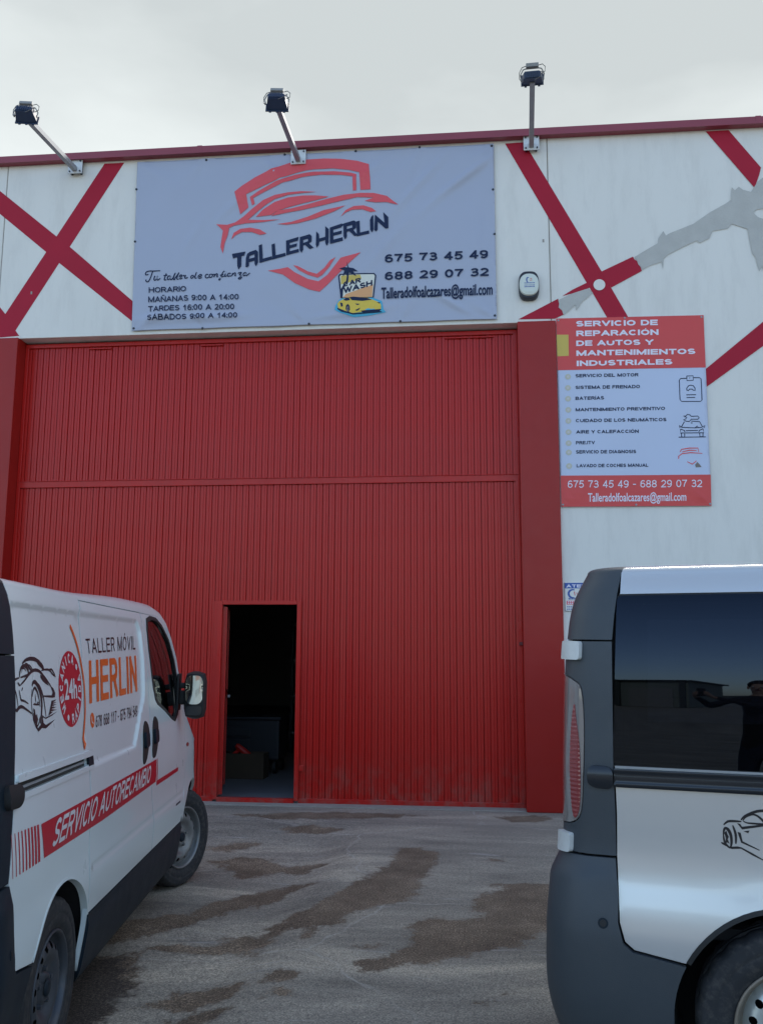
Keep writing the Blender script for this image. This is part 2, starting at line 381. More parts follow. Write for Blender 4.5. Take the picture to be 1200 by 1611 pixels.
ART = {
'marks': {'copTL':(-5.496,7.267),'copBL':(-5.489,7.178),'copTR':(3.171,7.248),'copBR':(3.165,7.159),'jointL':(-5.378,6.086),'jointR':(0.865,6.19),'colRin':(0.5,5.006),'colRinB':(0.508,0.002),'colRout':(0.906,5.078),'colRoutB':(0.88,0.011),'colLin':(-5.091,5.078),'colLinB':(-5.1,2.293),'headL':(-5.092,5.085),'headR':(0.501,5.035),'base':(-0.937,0.001),'alarm':(0.624,5.462),'signTL':(0.926,2.262),'signBL':(0.919,1.977),'signR':(1.169,2.261)},
'door': {'midT':(-2.232,3.433),'midB':(-2.23,3.355),'topL':(-5.079,5.062),'topR':(0.419,5.036),'wTL':(-2.685,2.038),'wTR':(-1.872,2.052),'wBR':(-1.867,0.042),'wBL':(-2.674,0.025),'frTL':(-2.722,2.086),'frR':(-1.818,1.722),'bolt':(0.502,1.827),'boltb':(0.499,1.631),'left':(-5.074,3.127),'right':(0.519,3.063),'bot':(-0.955,-0.002),'railb':(-0.955,0.061)},
'stripes': {'A':[(-4.205,7.153),(-3.968,7.152),(-5.15,5.155),(-5.1,5.089),(-5.334,5.078),(-5.563,5.074),(-5.615,5.746),(-5.286,5.357)],'B':[(-5.719,7.085),(-5.467,6.88),(-4.729,6.272),(-4.56,6.137),(-3.797,5.468),(-3.546,5.245),(-3.689,5.137),(-3.785,5.223),(-4.678,5.948),(-4.851,6.095),(-5.446,6.592),(-5.696,6.791)],'C':[(0.407,7.144),(0.616,7.148),(1.41,5.601),(1.668,5.081),(1.453,5.074),(1.233,5.51)],'D1':[(0.516,5.095),(0.942,5.313),(0.951,5.252),(0.943,5.213),(0.979,5.179),(0.998,5.132),(0.903,5.089)],'D2':[(0.986,5.34),(1.096,5.408),(1.249,5.481),(1.315,5.442),(1.23,5.403),(1.112,5.371)],'D3':[(1.39,5.594),(1.743,5.757),(1.755,5.727),(1.784,5.704),(1.793,5.668),(1.815,5.638),(1.83,5.591),(1.504,5.417)],'E':[(2.566,7.164),(2.807,7.165),(3.12,6.711),(3.095,6.624),(3.041,6.48)],'F':[(2.434,4.485),(3.045,4.985),(3.55,5.399),(3.528,5.065),(3.03,4.722),(2.424,4.286)]},
'peel': [[(0.942,5.295),(1.095,5.365),(1.264,5.416),(1.309,5.364),(1.261,5.319),(1.192,5.268),(1.129,5.17),(1.118,5.235),(1.039,5.159),(0.994,5.125),(0.979,5.179),(0.943,5.213),(0.951,5.252)],[(1.756,5.749),(1.879,5.823),(2.008,5.897),(2.017,5.954),(2.07,6.032),(2.095,5.98),(2.135,6.004),(2.388,6.101),(2.559,6.22),(2.729,6.314),(2.79,6.354),(2.805,6.5),(2.836,6.462),(2.877,6.503),(2.918,6.465),(2.999,6.435),(3.077,6.552),(3.139,6.6),(3.342,6.691),(3.264,5.438),(3.092,5.516),(3.067,5.587),(3.032,5.536),(3.006,5.696),(2.975,5.733),(2.953,5.913),(2.942,6.014),(2.782,6.083),(2.74,6.031),(2.582,6.009),(2.545,5.931),(2.444,5.878),(2.412,5.908),(2.311,5.862),(2.108,5.763),(2.063,5.718),(2.048,5.593),(2.036,5.683),(1.905,5.642),(1.837,5.601),(1.812,5.646),(1.793,5.668),(1.784,5.704)]],
'peelhole': [(3.011,6.198),(3.046,6.233),(3.118,6.237),(3.164,6.184),(3.111,6.122),(3.054,6.146)],
'dot': [(1.379,5.451),(1.439,5.448)],
'banner': [(-3.768,5.095),(0.285,5.099),(0.28,7.136),(-3.799,7.135)],
'logo': {'shield':[[(-2.567,6.433),(-2.605,6.578),(-2.642,6.709),(-2.558,6.775),(-2.408,6.868),(-2.22,6.958),(-1.993,7.027),(-1.824,7.054),(-1.616,7.057),(-1.428,7.044),(-1.241,7.01),(-1.11,6.963),(-1.094,6.8),(-1.086,6.651),(-1.201,6.651),(-1.207,6.766),(-1.217,6.866),(-1.333,6.902),(-1.521,6.931),(-1.727,6.932),(-1.915,6.902),(-2.122,6.843),(-2.31,6.763),(-2.501,6.668),(-2.488,6.582),(-2.474,6.512)],[(-2.433,6.533),(-2.45,6.59),(-2.462,6.635),(-2.365,6.702),(-2.178,6.806),(-1.952,6.874),(-1.727,6.902),(-1.501,6.895),(-1.314,6.867),(-1.249,6.843),(-1.245,6.649),(-1.284,6.645),(-1.291,6.82),(-1.426,6.845),(-1.651,6.861),(-1.876,6.84),(-2.102,6.782),(-2.289,6.692),(-2.42,6.624),(-2.403,6.552)],[(-2.232,5.745),(-2.098,5.759),(-2.005,5.775),(-1.93,5.714),(-1.78,5.631),(-1.659,5.598),(-1.559,5.67),(-1.487,5.764),(-1.414,5.861),(-1.304,5.887),(-1.191,5.915),(-1.322,5.795),(-1.467,5.648),(-1.558,5.555),(-1.645,5.476),(-1.759,5.506),(-1.927,5.589),(-2.059,5.69)],[(-1.946,5.796),(-1.894,5.784),(-1.781,5.718),(-1.679,5.685),(-1.597,5.749),(-1.534,5.833),(-1.47,5.871),(-1.542,5.756),(-1.614,5.673),(-1.669,5.64),(-1.781,5.679),(-1.884,5.737)]],'car':[[(-2.84,6.326),(-2.715,6.315),(-2.621,6.34),(-2.528,6.405),(-2.436,6.49),(-2.306,6.593),(-2.174,6.646),(-2.024,6.668),(-1.873,6.671),(-1.694,6.648),(-1.873,6.647),(-2.023,6.637),(-2.173,6.596),(-2.285,6.526),(-2.378,6.447),(-2.474,6.363),(-2.299,6.349),(-2.102,6.346),(-2.299,6.325),(-2.507,6.321),(-2.639,6.301),(-2.691,6.274),(-2.702,6.195),(-2.737,6.089),(-2.752,5.971),(-2.783,6.051),(-2.771,6.169),(-2.761,6.247),(-2.8,6.289)],[(-2.386,6.392),(-2.303,6.48),(-2.172,6.561),(-2.022,6.605),(-1.853,6.616),(-1.703,6.607),(-1.553,6.586),(-1.702,6.55),(-1.87,6.518),(-2.02,6.484),(-2.151,6.447),(-2.206,6.404)],[(-2.142,6.452),(-1.982,6.47),(-1.795,6.507),(-1.572,6.561),(-1.386,6.601),(-1.2,6.614),(-1.052,6.606),(-0.904,6.563),(-0.775,6.449),(-0.904,6.491),(-1.033,6.493),(-1.153,6.517),(-1.052,6.551),(-1.237,6.566),(-1.422,6.53),(-1.645,6.482),(-1.869,6.443),(-2.019,6.423),(-2.206,6.392)],[(-2.138,6.292),(-1.979,6.31),(-1.793,6.361),(-1.607,6.431),(-1.366,6.474),(-1.495,6.41),(-1.699,6.337),(-1.904,6.291),(-2.034,6.279)],[(-2.662,6.135),(-2.636,6.212),(-2.562,6.258),(-2.448,6.267),(-2.334,6.238),(-2.258,6.185),(-2.333,6.173),(-2.428,6.213),(-2.542,6.218),(-2.616,6.182)],[(-1.42,6.343),(-1.365,6.419),(-1.273,6.462),(-1.162,6.464),(-1.069,6.428),(-1.023,6.387),(-1.088,6.382),(-1.18,6.42),(-1.291,6.419),(-1.365,6.39)]],'name':[[(-2.647,5.963),(-2.493,5.984),(-2.507,5.938),(-2.539,5.931),(-2.537,5.816),(-2.566,5.774),(-2.583,5.818),(-2.586,5.921),(-2.634,5.908)],[(-2.488,5.804),(-2.487,5.902),(-2.474,5.956),(-2.444,5.978),(-2.375,5.999),(-2.35,5.974),(-2.347,5.847),(-2.368,5.803),(-2.386,5.835),(-2.387,5.872),(-2.45,5.857),(-2.449,5.816),(-2.469,5.794)],[(-2.344,6.048),(-2.307,6.064),(-2.293,5.89),(-2.191,5.915),(-2.183,5.877),(-2.33,5.841)],[(-2.198,6.053),(-2.161,6.067),(-2.148,5.923),(-2.039,5.947),(-2.032,5.91),(-2.183,5.875)],[(-2.034,6.091),(-1.889,6.13),(-1.898,6.085),(-1.991,6.062),(-1.99,6.035),(-1.906,6.053),(-1.911,6.016),(-1.989,5.998),(-1.989,5.963),(-1.888,5.986),(-1.882,5.948),(-2.027,5.916)],[(-1.878,6.125),(-1.767,6.154),(-1.744,6.131),(-1.743,6.065),(-1.772,6.043),(-1.717,5.99),(-1.764,5.976),(-1.815,6.029),(-1.837,6.024),(-1.836,5.972),(-1.854,5.937),(-1.877,5.973)],[(-1.693,6.184),(-1.662,6.149),(-1.656,6.096),(-1.589,6.113),(-1.591,6.24),(-1.552,6.203),(-1.55,6.041),(-1.571,6.003),(-1.588,6.039),(-1.589,6.074),(-1.655,6.057),(-1.66,6.019),(-1.682,5.988),(-1.694,6.024)],[(-1.541,6.22),(-1.408,6.261),(-1.378,6.251),(-1.415,6.214),(-1.5,6.192),(-1.499,6.157),(-1.403,6.178),(-1.407,6.14),(-1.499,6.12),(-1.498,6.074),(-1.395,6.098),(-1.391,6.057),(-1.535,6.025)],[(-1.389,6.26),(-1.271,6.291),(-1.245,6.273),(-1.245,6.202),(-1.276,6.178),(-1.224,6.112),(-1.262,6.106),(-1.322,6.167),(-1.348,6.16),(-1.347,6.102),(-1.365,6.068),(-1.384,6.104)],[(-1.244,6.276),(-1.207,6.286),(-1.2,6.144),(-1.101,6.165),(-1.097,6.128),(-1.235,6.101)],[(-1.091,6.285),(-1.078,6.323),(-1.054,6.346),(-1.049,6.174),(-1.066,6.138),(-1.088,6.172)],[(-1.036,6.349),(-0.929,6.246),(-0.944,6.374),(-0.922,6.349),(-0.887,6.309),(-0.885,6.182),(-0.917,6.176),(-1.004,6.261),(-1.005,6.168),(-1.025,6.146),(-1.042,6.17)]],'nameholes':[[(-2.451,5.896),(-2.445,5.929),(-2.389,5.948),(-2.388,5.911)],[(-1.838,6.089),(-1.784,6.102),(-1.784,6.071),(-1.837,6.053)],[(-1.348,6.225),(-1.288,6.239),(-1.287,6.208),(-1.348,6.193)]]},
'carwash': {'cyan':[[(-1.464,5.308),(-1.432,5.367),(-1.334,5.415),(-1.103,5.401),(-0.956,5.341),(-0.936,5.246),(-0.909,5.211),(-1.102,5.179),(-1.265,5.168),(-1.414,5.221),(-1.475,5.26)]],'badge':[[(-1.439,5.648),(-1.423,5.672),(-1.039,5.667),(-1.018,5.638),(-1.044,5.382),(-1.409,5.388)]],'badgein':[[(-1.422,5.642),(-1.411,5.657),(-1.046,5.652),(-1.033,5.632),(-1.057,5.389),(-1.394,5.395)]],'sun':[[(-1.408,5.547),(-1.409,5.65),(-1.27,5.652),(-1.196,5.651),(-1.179,5.603),(-1.269,5.576)]],'orange':[[(-1.383,5.394),(-1.35,5.432),(-1.052,5.533),(-1.061,5.389)]],'palm':[[(-1.355,5.544),(-1.343,5.63),(-1.34,5.691),(-1.323,5.69),(-1.323,5.621),(-1.332,5.547)],[(-1.346,5.813),(-1.324,5.742),(-1.271,5.731),(-1.218,5.691),(-1.277,5.7),(-1.234,5.63),(-1.287,5.666),(-1.32,5.69),(-1.336,5.609),(-1.35,5.679),(-1.389,5.636),(-1.37,5.709),(-1.43,5.734),(-1.37,5.749),(-1.337,5.741)],[(-1.413,5.4),(-1.404,5.495),(-1.368,5.566),(-1.352,5.548),(-1.381,5.485),(-1.386,5.394)]],'yellow':[[(-1.445,5.324),(-1.424,5.354),(-1.35,5.386),(-1.314,5.402),(-1.12,5.384),(-1.054,5.358),(-0.975,5.321),(-0.962,5.29),(-0.963,5.253),(-0.978,5.226),(-1.168,5.219),(-1.295,5.206),(-1.348,5.228),(-1.431,5.262)]],'dark':[[(-1.314,5.395),(-1.268,5.4),(-1.12,5.381),(-1.062,5.357),(-1.169,5.347),(-1.284,5.36)],[(-1.25,5.321),(-1.188,5.315),(-1.185,5.296),(-1.226,5.299)],[(-1.246,5.242),(-1.189,5.271),(-1.201,5.247),(-1.225,5.231)],[(-1.184,5.233),(-0.96,5.246),(-0.978,5.222),(-1.164,5.212)],[(-1.013,5.326),(-0.972,5.324),(-0.978,5.308)],[(-1.415,5.34),(-1.386,5.331),(-1.382,5.296),(-1.402,5.288)],[(-1.352,5.253),(-1.349,5.3),(-1.329,5.32),(-1.309,5.299),(-1.302,5.251),(-1.312,5.217),(-1.338,5.214)],[(-1.444,5.281),(-1.348,5.235),(-1.266,5.205),(-0.963,5.222),(-0.947,5.211),(-1.266,5.195),(-1.398,5.23),(-1.444,5.263)],[(-1.35,5.386),(-1.317,5.395),(-1.304,5.362),(-1.35,5.355),(-1.379,5.367)]],'hub':[[(-1.34,5.252),(-1.337,5.286),(-1.328,5.296),(-1.318,5.282),(-1.316,5.251),(-1.324,5.228),(-1.333,5.23)]]},
'texts': [('banner','HORARIO',[(-3.587,5.535),(-3.154,5.534),(-3.157,5.597),(-3.59,5.598)],0.018),('banner','MAÑANAS 9:00 A 14:00',[(-3.588,5.422),(-2.552,5.419),(-2.554,5.484),(-3.591,5.489)],0.018),('banner','TARDES 16:00 A 20:00',[(-3.584,5.312),(-2.599,5.306),(-2.601,5.372),(-3.587,5.378)],0.018),('banner','SÁBADOS 9:00 A 14:00',[(-3.585,5.204),(-2.56,5.204),(-2.562,5.269),(-3.588,5.27)],0.018),('banner','675 73 45 49',[(-0.925,5.783),(0.202,5.788),(0.203,5.883),(-0.925,5.878)],0.035),('banner','688 29 07 32',[(-0.924,5.58),(0.205,5.587),(0.207,5.68),(-0.924,5.674)],0.035),('banner','Talleradolfoalcazares@gmail.com',[(-0.959,5.367),(0.242,5.373),(0.244,5.495),(-0.96,5.49)],0.028),('badge1','CAR',[(-1.381,5.514),(-1.187,5.559),(-1.187,5.617),(-1.382,5.573)],0.05),('badge2','WASH',[(-1.377,5.439),(-1.058,5.519),(-1.059,5.585),(-1.378,5.504)],0.05),('header','SERVICIO DE',[(1.118,4.985),(1.965,4.973),(1.967,5.034),(1.119,5.047)],0.045),('header','REPARACIÓN',[(1.118,4.877),(1.968,4.865),(1.97,4.927),(1.119,4.939)],0.045),('header','DE AUTOS Y',[(1.115,4.769),(1.912,4.759),(1.914,4.818),(1.116,4.829)],0.045),('header','MANTENIMIENTOS',[(1.113,4.66),(2.335,4.647),(2.338,4.706),(1.115,4.72)],0.045),('header','INDUSTRIALES',[(1.113,4.548),(2.096,4.539),(2.098,4.598),(1.114,4.608)],0.045),('list','SERVICIO DEL MOTOR',[(1.097,4.426),(1.744,4.42),(1.746,4.455),(1.098,4.462)],0.03),('list','SISTEMA DE FRENADO',[(1.094,4.299),(1.755,4.292),(1.757,4.328),(1.095,4.335)],0.03),('list','BATERÍAS',[(1.091,4.181),(1.385,4.18),(1.386,4.216),(1.092,4.217)],0.03),('list','MANTENIMIENTO PREVENTIVO',[(1.089,4.059),(1.999,4.05),(2.001,4.085),(1.09,4.094)],0.03),('list','CUIDADO DE LOS NEUMÁTICOS',[(1.088,3.941),(2.009,3.931),(2.01,3.966),(1.089,3.977)],0.03),('list','AIRE Y CALEFACCIÓN',[(1.089,3.82),(1.724,3.813),(1.725,3.848),(1.09,3.855)],0.03),('list','PRE.ITV',[(1.082,3.703),(1.275,3.703),(1.276,3.738),(1.083,3.738)],0.03),('list','SERVICIO DE DIAGNOSIS',[(1.079,3.605),(1.691,3.599),(1.692,3.634),(1.08,3.641)],0.03),('list','LAVADO DE COCHES MANUAL',[(1.082,3.459),(1.808,3.454),(1.81,3.488),(1.083,3.494)],0.03),('phones','675 73 45 49 - 688 29 07 32',[(0.985,3.243),(2.332,3.232),(2.336,3.309),(0.988,3.321)],0.004),('phones','Talleradolfoalcazares@gmail.com',[(1.188,3.097),(2.169,3.093),(2.173,3.179),(1.191,3.184)],0.01)],
'sign': [(0.917,3.046),(2.417,3.039),(2.439,5.069),(0.912,5.082)],
'signhead': [(0.913,4.51),(2.433,4.498),(2.439,5.069),(0.912,5.082)],
'signfoot': [(0.917,3.046),(2.417,3.039),(2.424,3.361),(0.914,3.374)],
'signyellow': [(0.914,4.664),(1.034,4.664),(1.037,4.898),(0.913,4.902)],
'bullets': [(1.02,4.436),(1.017,4.315),(1.015,4.197),(1.014,4.077),(1.012,3.958),(1.01,3.837),(1.008,3.718),(1.007,3.619),(1.006,3.474)],
'icons': [[(2.173,4.385),(2.158,4.367),(2.156,4.159),(2.17,4.138),(2.361,4.134),(2.377,4.149),(2.379,4.376),(2.365,4.389),(2.304,4.391)],[(2.173,4.385),(2.232,4.386)],[(2.236,4.411),(2.3,4.412),(2.3,4.363),(2.236,4.36),(2.236,4.411)],[(2.261,4.389),(2.269,4.388)],[(2.229,4.257),(2.23,4.28),(2.25,4.305),(2.272,4.311),(2.297,4.304),(2.313,4.278),(2.312,4.252),(2.295,4.255),(2.284,4.268),(2.258,4.268),(2.246,4.253),(2.229,4.257)],[(2.221,4.208),(2.319,4.207)],[(2.222,4.178),(2.309,4.178)],[(2.179,3.985),(2.206,3.981),(2.221,3.999),(2.25,3.992),(2.26,3.977),(2.328,3.979),(2.339,3.96),(2.326,3.945),(2.259,3.947),(2.239,3.923),(2.203,3.928),(2.182,3.944),(2.204,3.951),(2.215,3.966),(2.179,3.985)],[(2.157,3.868),(2.189,3.921)],[(2.258,3.927),(2.342,3.92),(2.368,3.864)],[(2.157,3.863),(2.293,3.854),(2.365,3.859)],[(2.293,3.854),(2.316,3.875),(2.325,3.857)],[(2.157,3.863),(2.136,3.884),(2.142,3.858)],[(2.368,3.864),(2.395,3.878),(2.382,3.853)],[(2.149,3.845),(2.144,3.803),(2.38,3.801),(2.372,3.844)],[(2.149,3.845),(2.184,3.829),(2.191,3.814)],[(2.372,3.844),(2.335,3.826),(2.329,3.811)],[(2.199,3.826),(2.321,3.827)],[(2.154,3.803),(2.155,3.762),(2.186,3.761),(2.187,3.796)],[(2.336,3.796),(2.338,3.761),(2.368,3.762),(2.37,3.798)],[(2.124,3.759),(2.396,3.757)],[(2.253,3.907),(2.27,3.907)]],
'mini': [[(2.131,3.603),(2.147,3.63),(2.226,3.642),(2.312,3.641),(2.317,3.6)],[(2.11,3.555),(2.152,3.585),(2.238,3.594),(2.352,3.584)],[(2.198,3.5),(2.247,3.473),(2.291,3.507)],[(2.119,3.555),(2.112,3.531)],[(2.153,3.603),(2.225,3.62),(2.296,3.615)]],
'minicar': [(2.275,3.465),(2.298,3.495),(2.318,3.472),(2.338,3.442),(2.281,3.438)],
'grommets': [(-3.794,6.796),(-3.779,6.157),(-2.983,7.115),(-2.07,7.132),(-1.26,7.13),(-0.541,7.136),(0.259,7.107),(0.266,6.591),(0.275,6.069),(0.265,5.136),(-0.753,5.106),(-1.757,5.11),(-2.955,5.098),(-3.747,5.124)],
'signgrom': [(2.416,5.049),(0.936,5.061),(2.404,3.059),(0.933,3.067),(1.671,3.059),(1.628,5.065)],
'script': [[(-3.601,5.754),(-3.629,5.747),(-3.635,5.766),(-3.621,5.785),(-3.586,5.793),(-3.53,5.791),(-3.466,5.793)],[(-3.553,5.789),(-3.562,5.758),(-3.577,5.707),(-3.594,5.674),(-3.611,5.665),(-3.628,5.678),(-3.624,5.692)],[(-3.526,5.734),(-3.535,5.694),(-3.523,5.68),(-3.506,5.696),(-3.494,5.73),(-3.499,5.696),(-3.489,5.682),(-3.462,5.703)],[(-3.395,5.757),(-3.415,5.695),(-3.408,5.679),(-3.392,5.685)],[(-3.425,5.732),(-3.381,5.737)],[(-3.343,5.721),(-3.365,5.727),(-3.38,5.707),(-3.375,5.684),(-3.355,5.69),(-3.341,5.724),(-3.346,5.692),(-3.334,5.681),(-3.317,5.697),(-3.297,5.747)],[(-3.289,5.761),(-3.309,5.702),(-3.303,5.679),(-3.288,5.686)],[(-3.295,5.69),(-3.272,5.724),(-3.249,5.759)],[(-3.247,5.763),(-3.269,5.703),(-3.264,5.682),(-3.248,5.686)],[(-3.245,5.7),(-3.221,5.71),(-3.21,5.723),(-3.222,5.733),(-3.239,5.72),(-3.24,5.697),(-3.226,5.685),(-3.205,5.696)],[(-3.197,5.732),(-3.188,5.718),(-3.17,5.726),(-3.178,5.699),(-3.171,5.69),(-3.141,5.698)],[(-3.075,5.718),(-3.095,5.721),(-3.108,5.706),(-3.103,5.687),(-3.085,5.694),(-3.073,5.716)],[(-3.046,5.758),(-3.061,5.704),(-3.056,5.686),(-3.041,5.69)],[(-3.026,5.697),(-3.002,5.706),(-2.985,5.719),(-2.998,5.731),(-3.02,5.716),(-3.024,5.696),(-3.01,5.684),(-2.982,5.694)],[(-2.91,5.725),(-2.928,5.73),(-2.943,5.715),(-2.938,5.692),(-2.922,5.687),(-2.898,5.698)],[(-2.88,5.731),(-2.897,5.72),(-2.894,5.695),(-2.876,5.692),(-2.861,5.71),(-2.869,5.728),(-2.88,5.731)],[(-2.864,5.726),(-2.84,5.727)],[(-2.834,5.731),(-2.845,5.693)],[(-2.839,5.709),(-2.818,5.733),(-2.805,5.726),(-2.813,5.699),(-2.797,5.698)],[(-2.725,5.756),(-2.736,5.759),(-2.75,5.735),(-2.768,5.681),(-2.778,5.657),(-2.787,5.662),(-2.779,5.675),(-2.758,5.692),(-2.732,5.7)],[(-2.776,5.715),(-2.737,5.721)],[(-2.713,5.733),(-2.723,5.704),(-2.714,5.697),(-2.699,5.706)],[(-2.707,5.749),(-2.704,5.749)],[(-2.656,5.733),(-2.678,5.734),(-2.691,5.716),(-2.684,5.698),(-2.666,5.704),(-2.652,5.733),(-2.66,5.706),(-2.649,5.699)],[(-2.63,5.737),(-2.642,5.699)],[(-2.636,5.714),(-2.613,5.736),(-2.599,5.729),(-2.607,5.704),(-2.592,5.704)],[(-2.573,5.728),(-2.558,5.738),(-2.532,5.737),(-2.555,5.713),(-2.535,5.706),(-2.528,5.683),(-2.543,5.663),(-2.558,5.662),(-2.563,5.673),(-2.524,5.699)],[(-2.479,5.731),(-2.499,5.734),(-2.512,5.718),(-2.507,5.698),(-2.489,5.704),(-2.475,5.733),(-2.481,5.706),(-2.47,5.699),(-2.436,5.729)]],
'lamps': [{'plate':[(-4.532,7.071),(-4.614,7.163),(-4.45,6.987)]}, {'plate':[(-1.911,7.049)]}, {'plate':[(0.692,7.083)]}],
'vcar': [('s',0.016,[(0.501,1.575),(0.532,1.586),(0.579,1.592),(0.633,1.59),(0.681,1.579),(0.718,1.564),(0.731,1.552)]),('s',0.01,[(0.659,1.576),(0.692,1.564),(0.727,1.55)]),('s',0.013,[(0.53,1.575),(0.555,1.569),(0.573,1.557),(0.598,1.545)]),('s',0.006,[(0.569,1.572),(0.593,1.559),(0.609,1.548)]),('s',0.014,[(0.47,1.525),(0.473,1.54),(0.486,1.558),(0.516,1.567),(0.544,1.56),(0.558,1.545),(0.556,1.533),(0.523,1.529),(0.479,1.525)]),('s',0.005,[(0.49,1.542),(0.501,1.556),(0.521,1.556),(0.535,1.546)]),('s',0.013,[(0.471,1.496),(0.515,1.512),(0.556,1.531),(0.598,1.546),(0.64,1.549),(0.682,1.543),(0.723,1.525),(0.78,1.497),(0.817,1.476)]),('s',0.009,[(0.45,1.508),(0.459,1.501),(0.473,1.495)]),('f',0,[(0.802,1.484),(0.836,1.473),(0.858,1.454),(0.854,1.437),(0.82,1.436),(0.714,1.444),(0.717,1.45),(0.814,1.446),(0.826,1.456)]),('s',0.009,[(0.7,1.545),(0.742,1.549),(0.795,1.546),(0.831,1.53),(0.871,1.517)]),('s',0.009,[(0.795,1.549),(0.826,1.548),(0.848,1.535),(0.866,1.523)]),('s',0.01,[(0.466,1.524),(0.43,1.519),(0.411,1.51),(0.403,1.499)]),('f',0,[(0.687,1.53),(0.709,1.526),(0.758,1.505),(0.783,1.484),(0.749,1.492),(0.713,1.504),(0.689,1.519)]),('s',0.02,[(0.592,1.489),(0.603,1.502),(0.624,1.504),(0.654,1.489),(0.68,1.462),(0.692,1.43),(0.691,1.401),(0.681,1.371),(0.667,1.346)]),('s',0.006,[(0.591,1.479),(0.582,1.442),(0.583,1.405),(0.594,1.377),(0.612,1.352)]),('s',0.012,[(0.591,1.451),(0.604,1.474),(0.622,1.482),(0.645,1.468),(0.664,1.438),(0.673,1.409)]),('s',0.008,[(0.599,1.39),(0.607,1.367),(0.632,1.34),(0.654,1.349),(0.67,1.372)]),('f',0,[(0.595,1.422),(0.613,1.426),(0.64,1.422),(0.648,1.43),(0.66,1.428),(0.654,1.421),(0.665,1.421),(0.659,1.414),(0.612,1.418)]),('f',0,[(0.597,1.409),(0.614,1.401),(0.622,1.38),(0.636,1.383),(0.645,1.364),(0.632,1.341),(0.613,1.357),(0.603,1.381)]),('s',0.007,[(0.623,1.459),(0.625,1.44),(0.63,1.426)]),('s',0.011,[(0.658,1.498),(0.688,1.476),(0.714,1.441),(0.728,1.401),(0.736,1.367)]),('f',0,[(0.689,1.378),(0.728,1.364),(0.774,1.368),(0.881,1.38),(0.804,1.366),(0.735,1.359),(0.699,1.367)]),('f',0,[(0.811,1.425),(0.871,1.427),(0.85,1.422),(0.824,1.417),(0.874,1.417),(0.817,1.41),(0.872,1.408),(0.808,1.402),(0.867,1.397),(0.799,1.392),(0.874,1.386),(0.791,1.383),(0.821,1.38),(0.766,1.369),(0.788,1.396)]),('f',0,[(0.587,1.377),(0.612,1.35),(0.641,1.331),(0.674,1.341),(0.696,1.377),(0.707,1.345),(0.732,1.336),(0.849,1.35),(0.769,1.331),(0.73,1.323),(0.687,1.328),(0.646,1.317),(0.617,1.336),(0.596,1.36)]),('s',0.013,[(0.404,1.427),(0.432,1.407),(0.451,1.417),(0.476,1.42),(0.506,1.414),(0.582,1.389)]),('f',0,[(0.402,1.427),(0.416,1.427),(0.427,1.414),(0.442,1.42),(0.463,1.417),(0.45,1.407),(0.432,1.405),(0.406,1.41)]),('s',0.008,[(0.406,1.484),(0.418,1.485),(0.434,1.465),(0.442,1.44),(0.448,1.415)]),('s',0.005,[(0.406,1.479),(0.406,1.455),(0.408,1.433)]),('f',0,[(0.408,1.45),(0.418,1.444),(0.424,1.447),(0.421,1.437),(0.411,1.437)]),('s',0.009,[(0.461,1.48),(0.47,1.461),(0.478,1.444),(0.509,1.439),(0.549,1.427)]),('f',0,[(0.493,1.489),(0.5,1.486),(0.488,1.475),(0.484,1.478)])],
'vphone': [(1.367,1.309),(1.374,1.342),(1.359,1.272),(1.327,1.311),(1.415,1.305)],
'varc': [(1.114,1.733),(1.147,1.702),(1.177,1.667),(1.208,1.614),(1.234,1.555),(1.257,1.487),(1.264,1.422),(1.257,1.35),(1.23,1.285),(1.205,1.24),(1.167,1.201)],
'vcircle': [(1.089,1.626),(1.036,1.3),(0.904,1.469),(1.225,1.457),(1.059,1.463)],
'vtexts': [('TALLER MÓVIL','dark',[(1.34,1.611),(2.294,1.636),(2.33,1.714),(1.333,1.68)],0.0),('HERLIN','orange',[(1.333,1.385),(2.282,1.402),(2.299,1.602),(1.355,1.58)],0.03),('678 668 117 - 675 794 549','dark',[(1.419,1.272),(2.247,1.268),(2.264,1.328),(1.431,1.324)],0.0)],
'vservicio': [(0.679,0.873),(2.402,0.901),(2.416,0.993),(0.679,0.988)],
'vstripechk': [(0.609,0.989),(2.588,0.997),(2.557,0.873),(0.617,0.864),(0.307,1.01),(0.297,0.861),(3.247,0.872),(3.251,0.847)],
'vbars': [(0.304,0.941),(0.328,0.94),(0.358,0.938),(0.387,0.936),(0.416,0.936),(0.446,0.935),(0.476,0.935),(0.507,0.933),(0.539,0.933),(0.566,0.935),(0.592,0.936)],
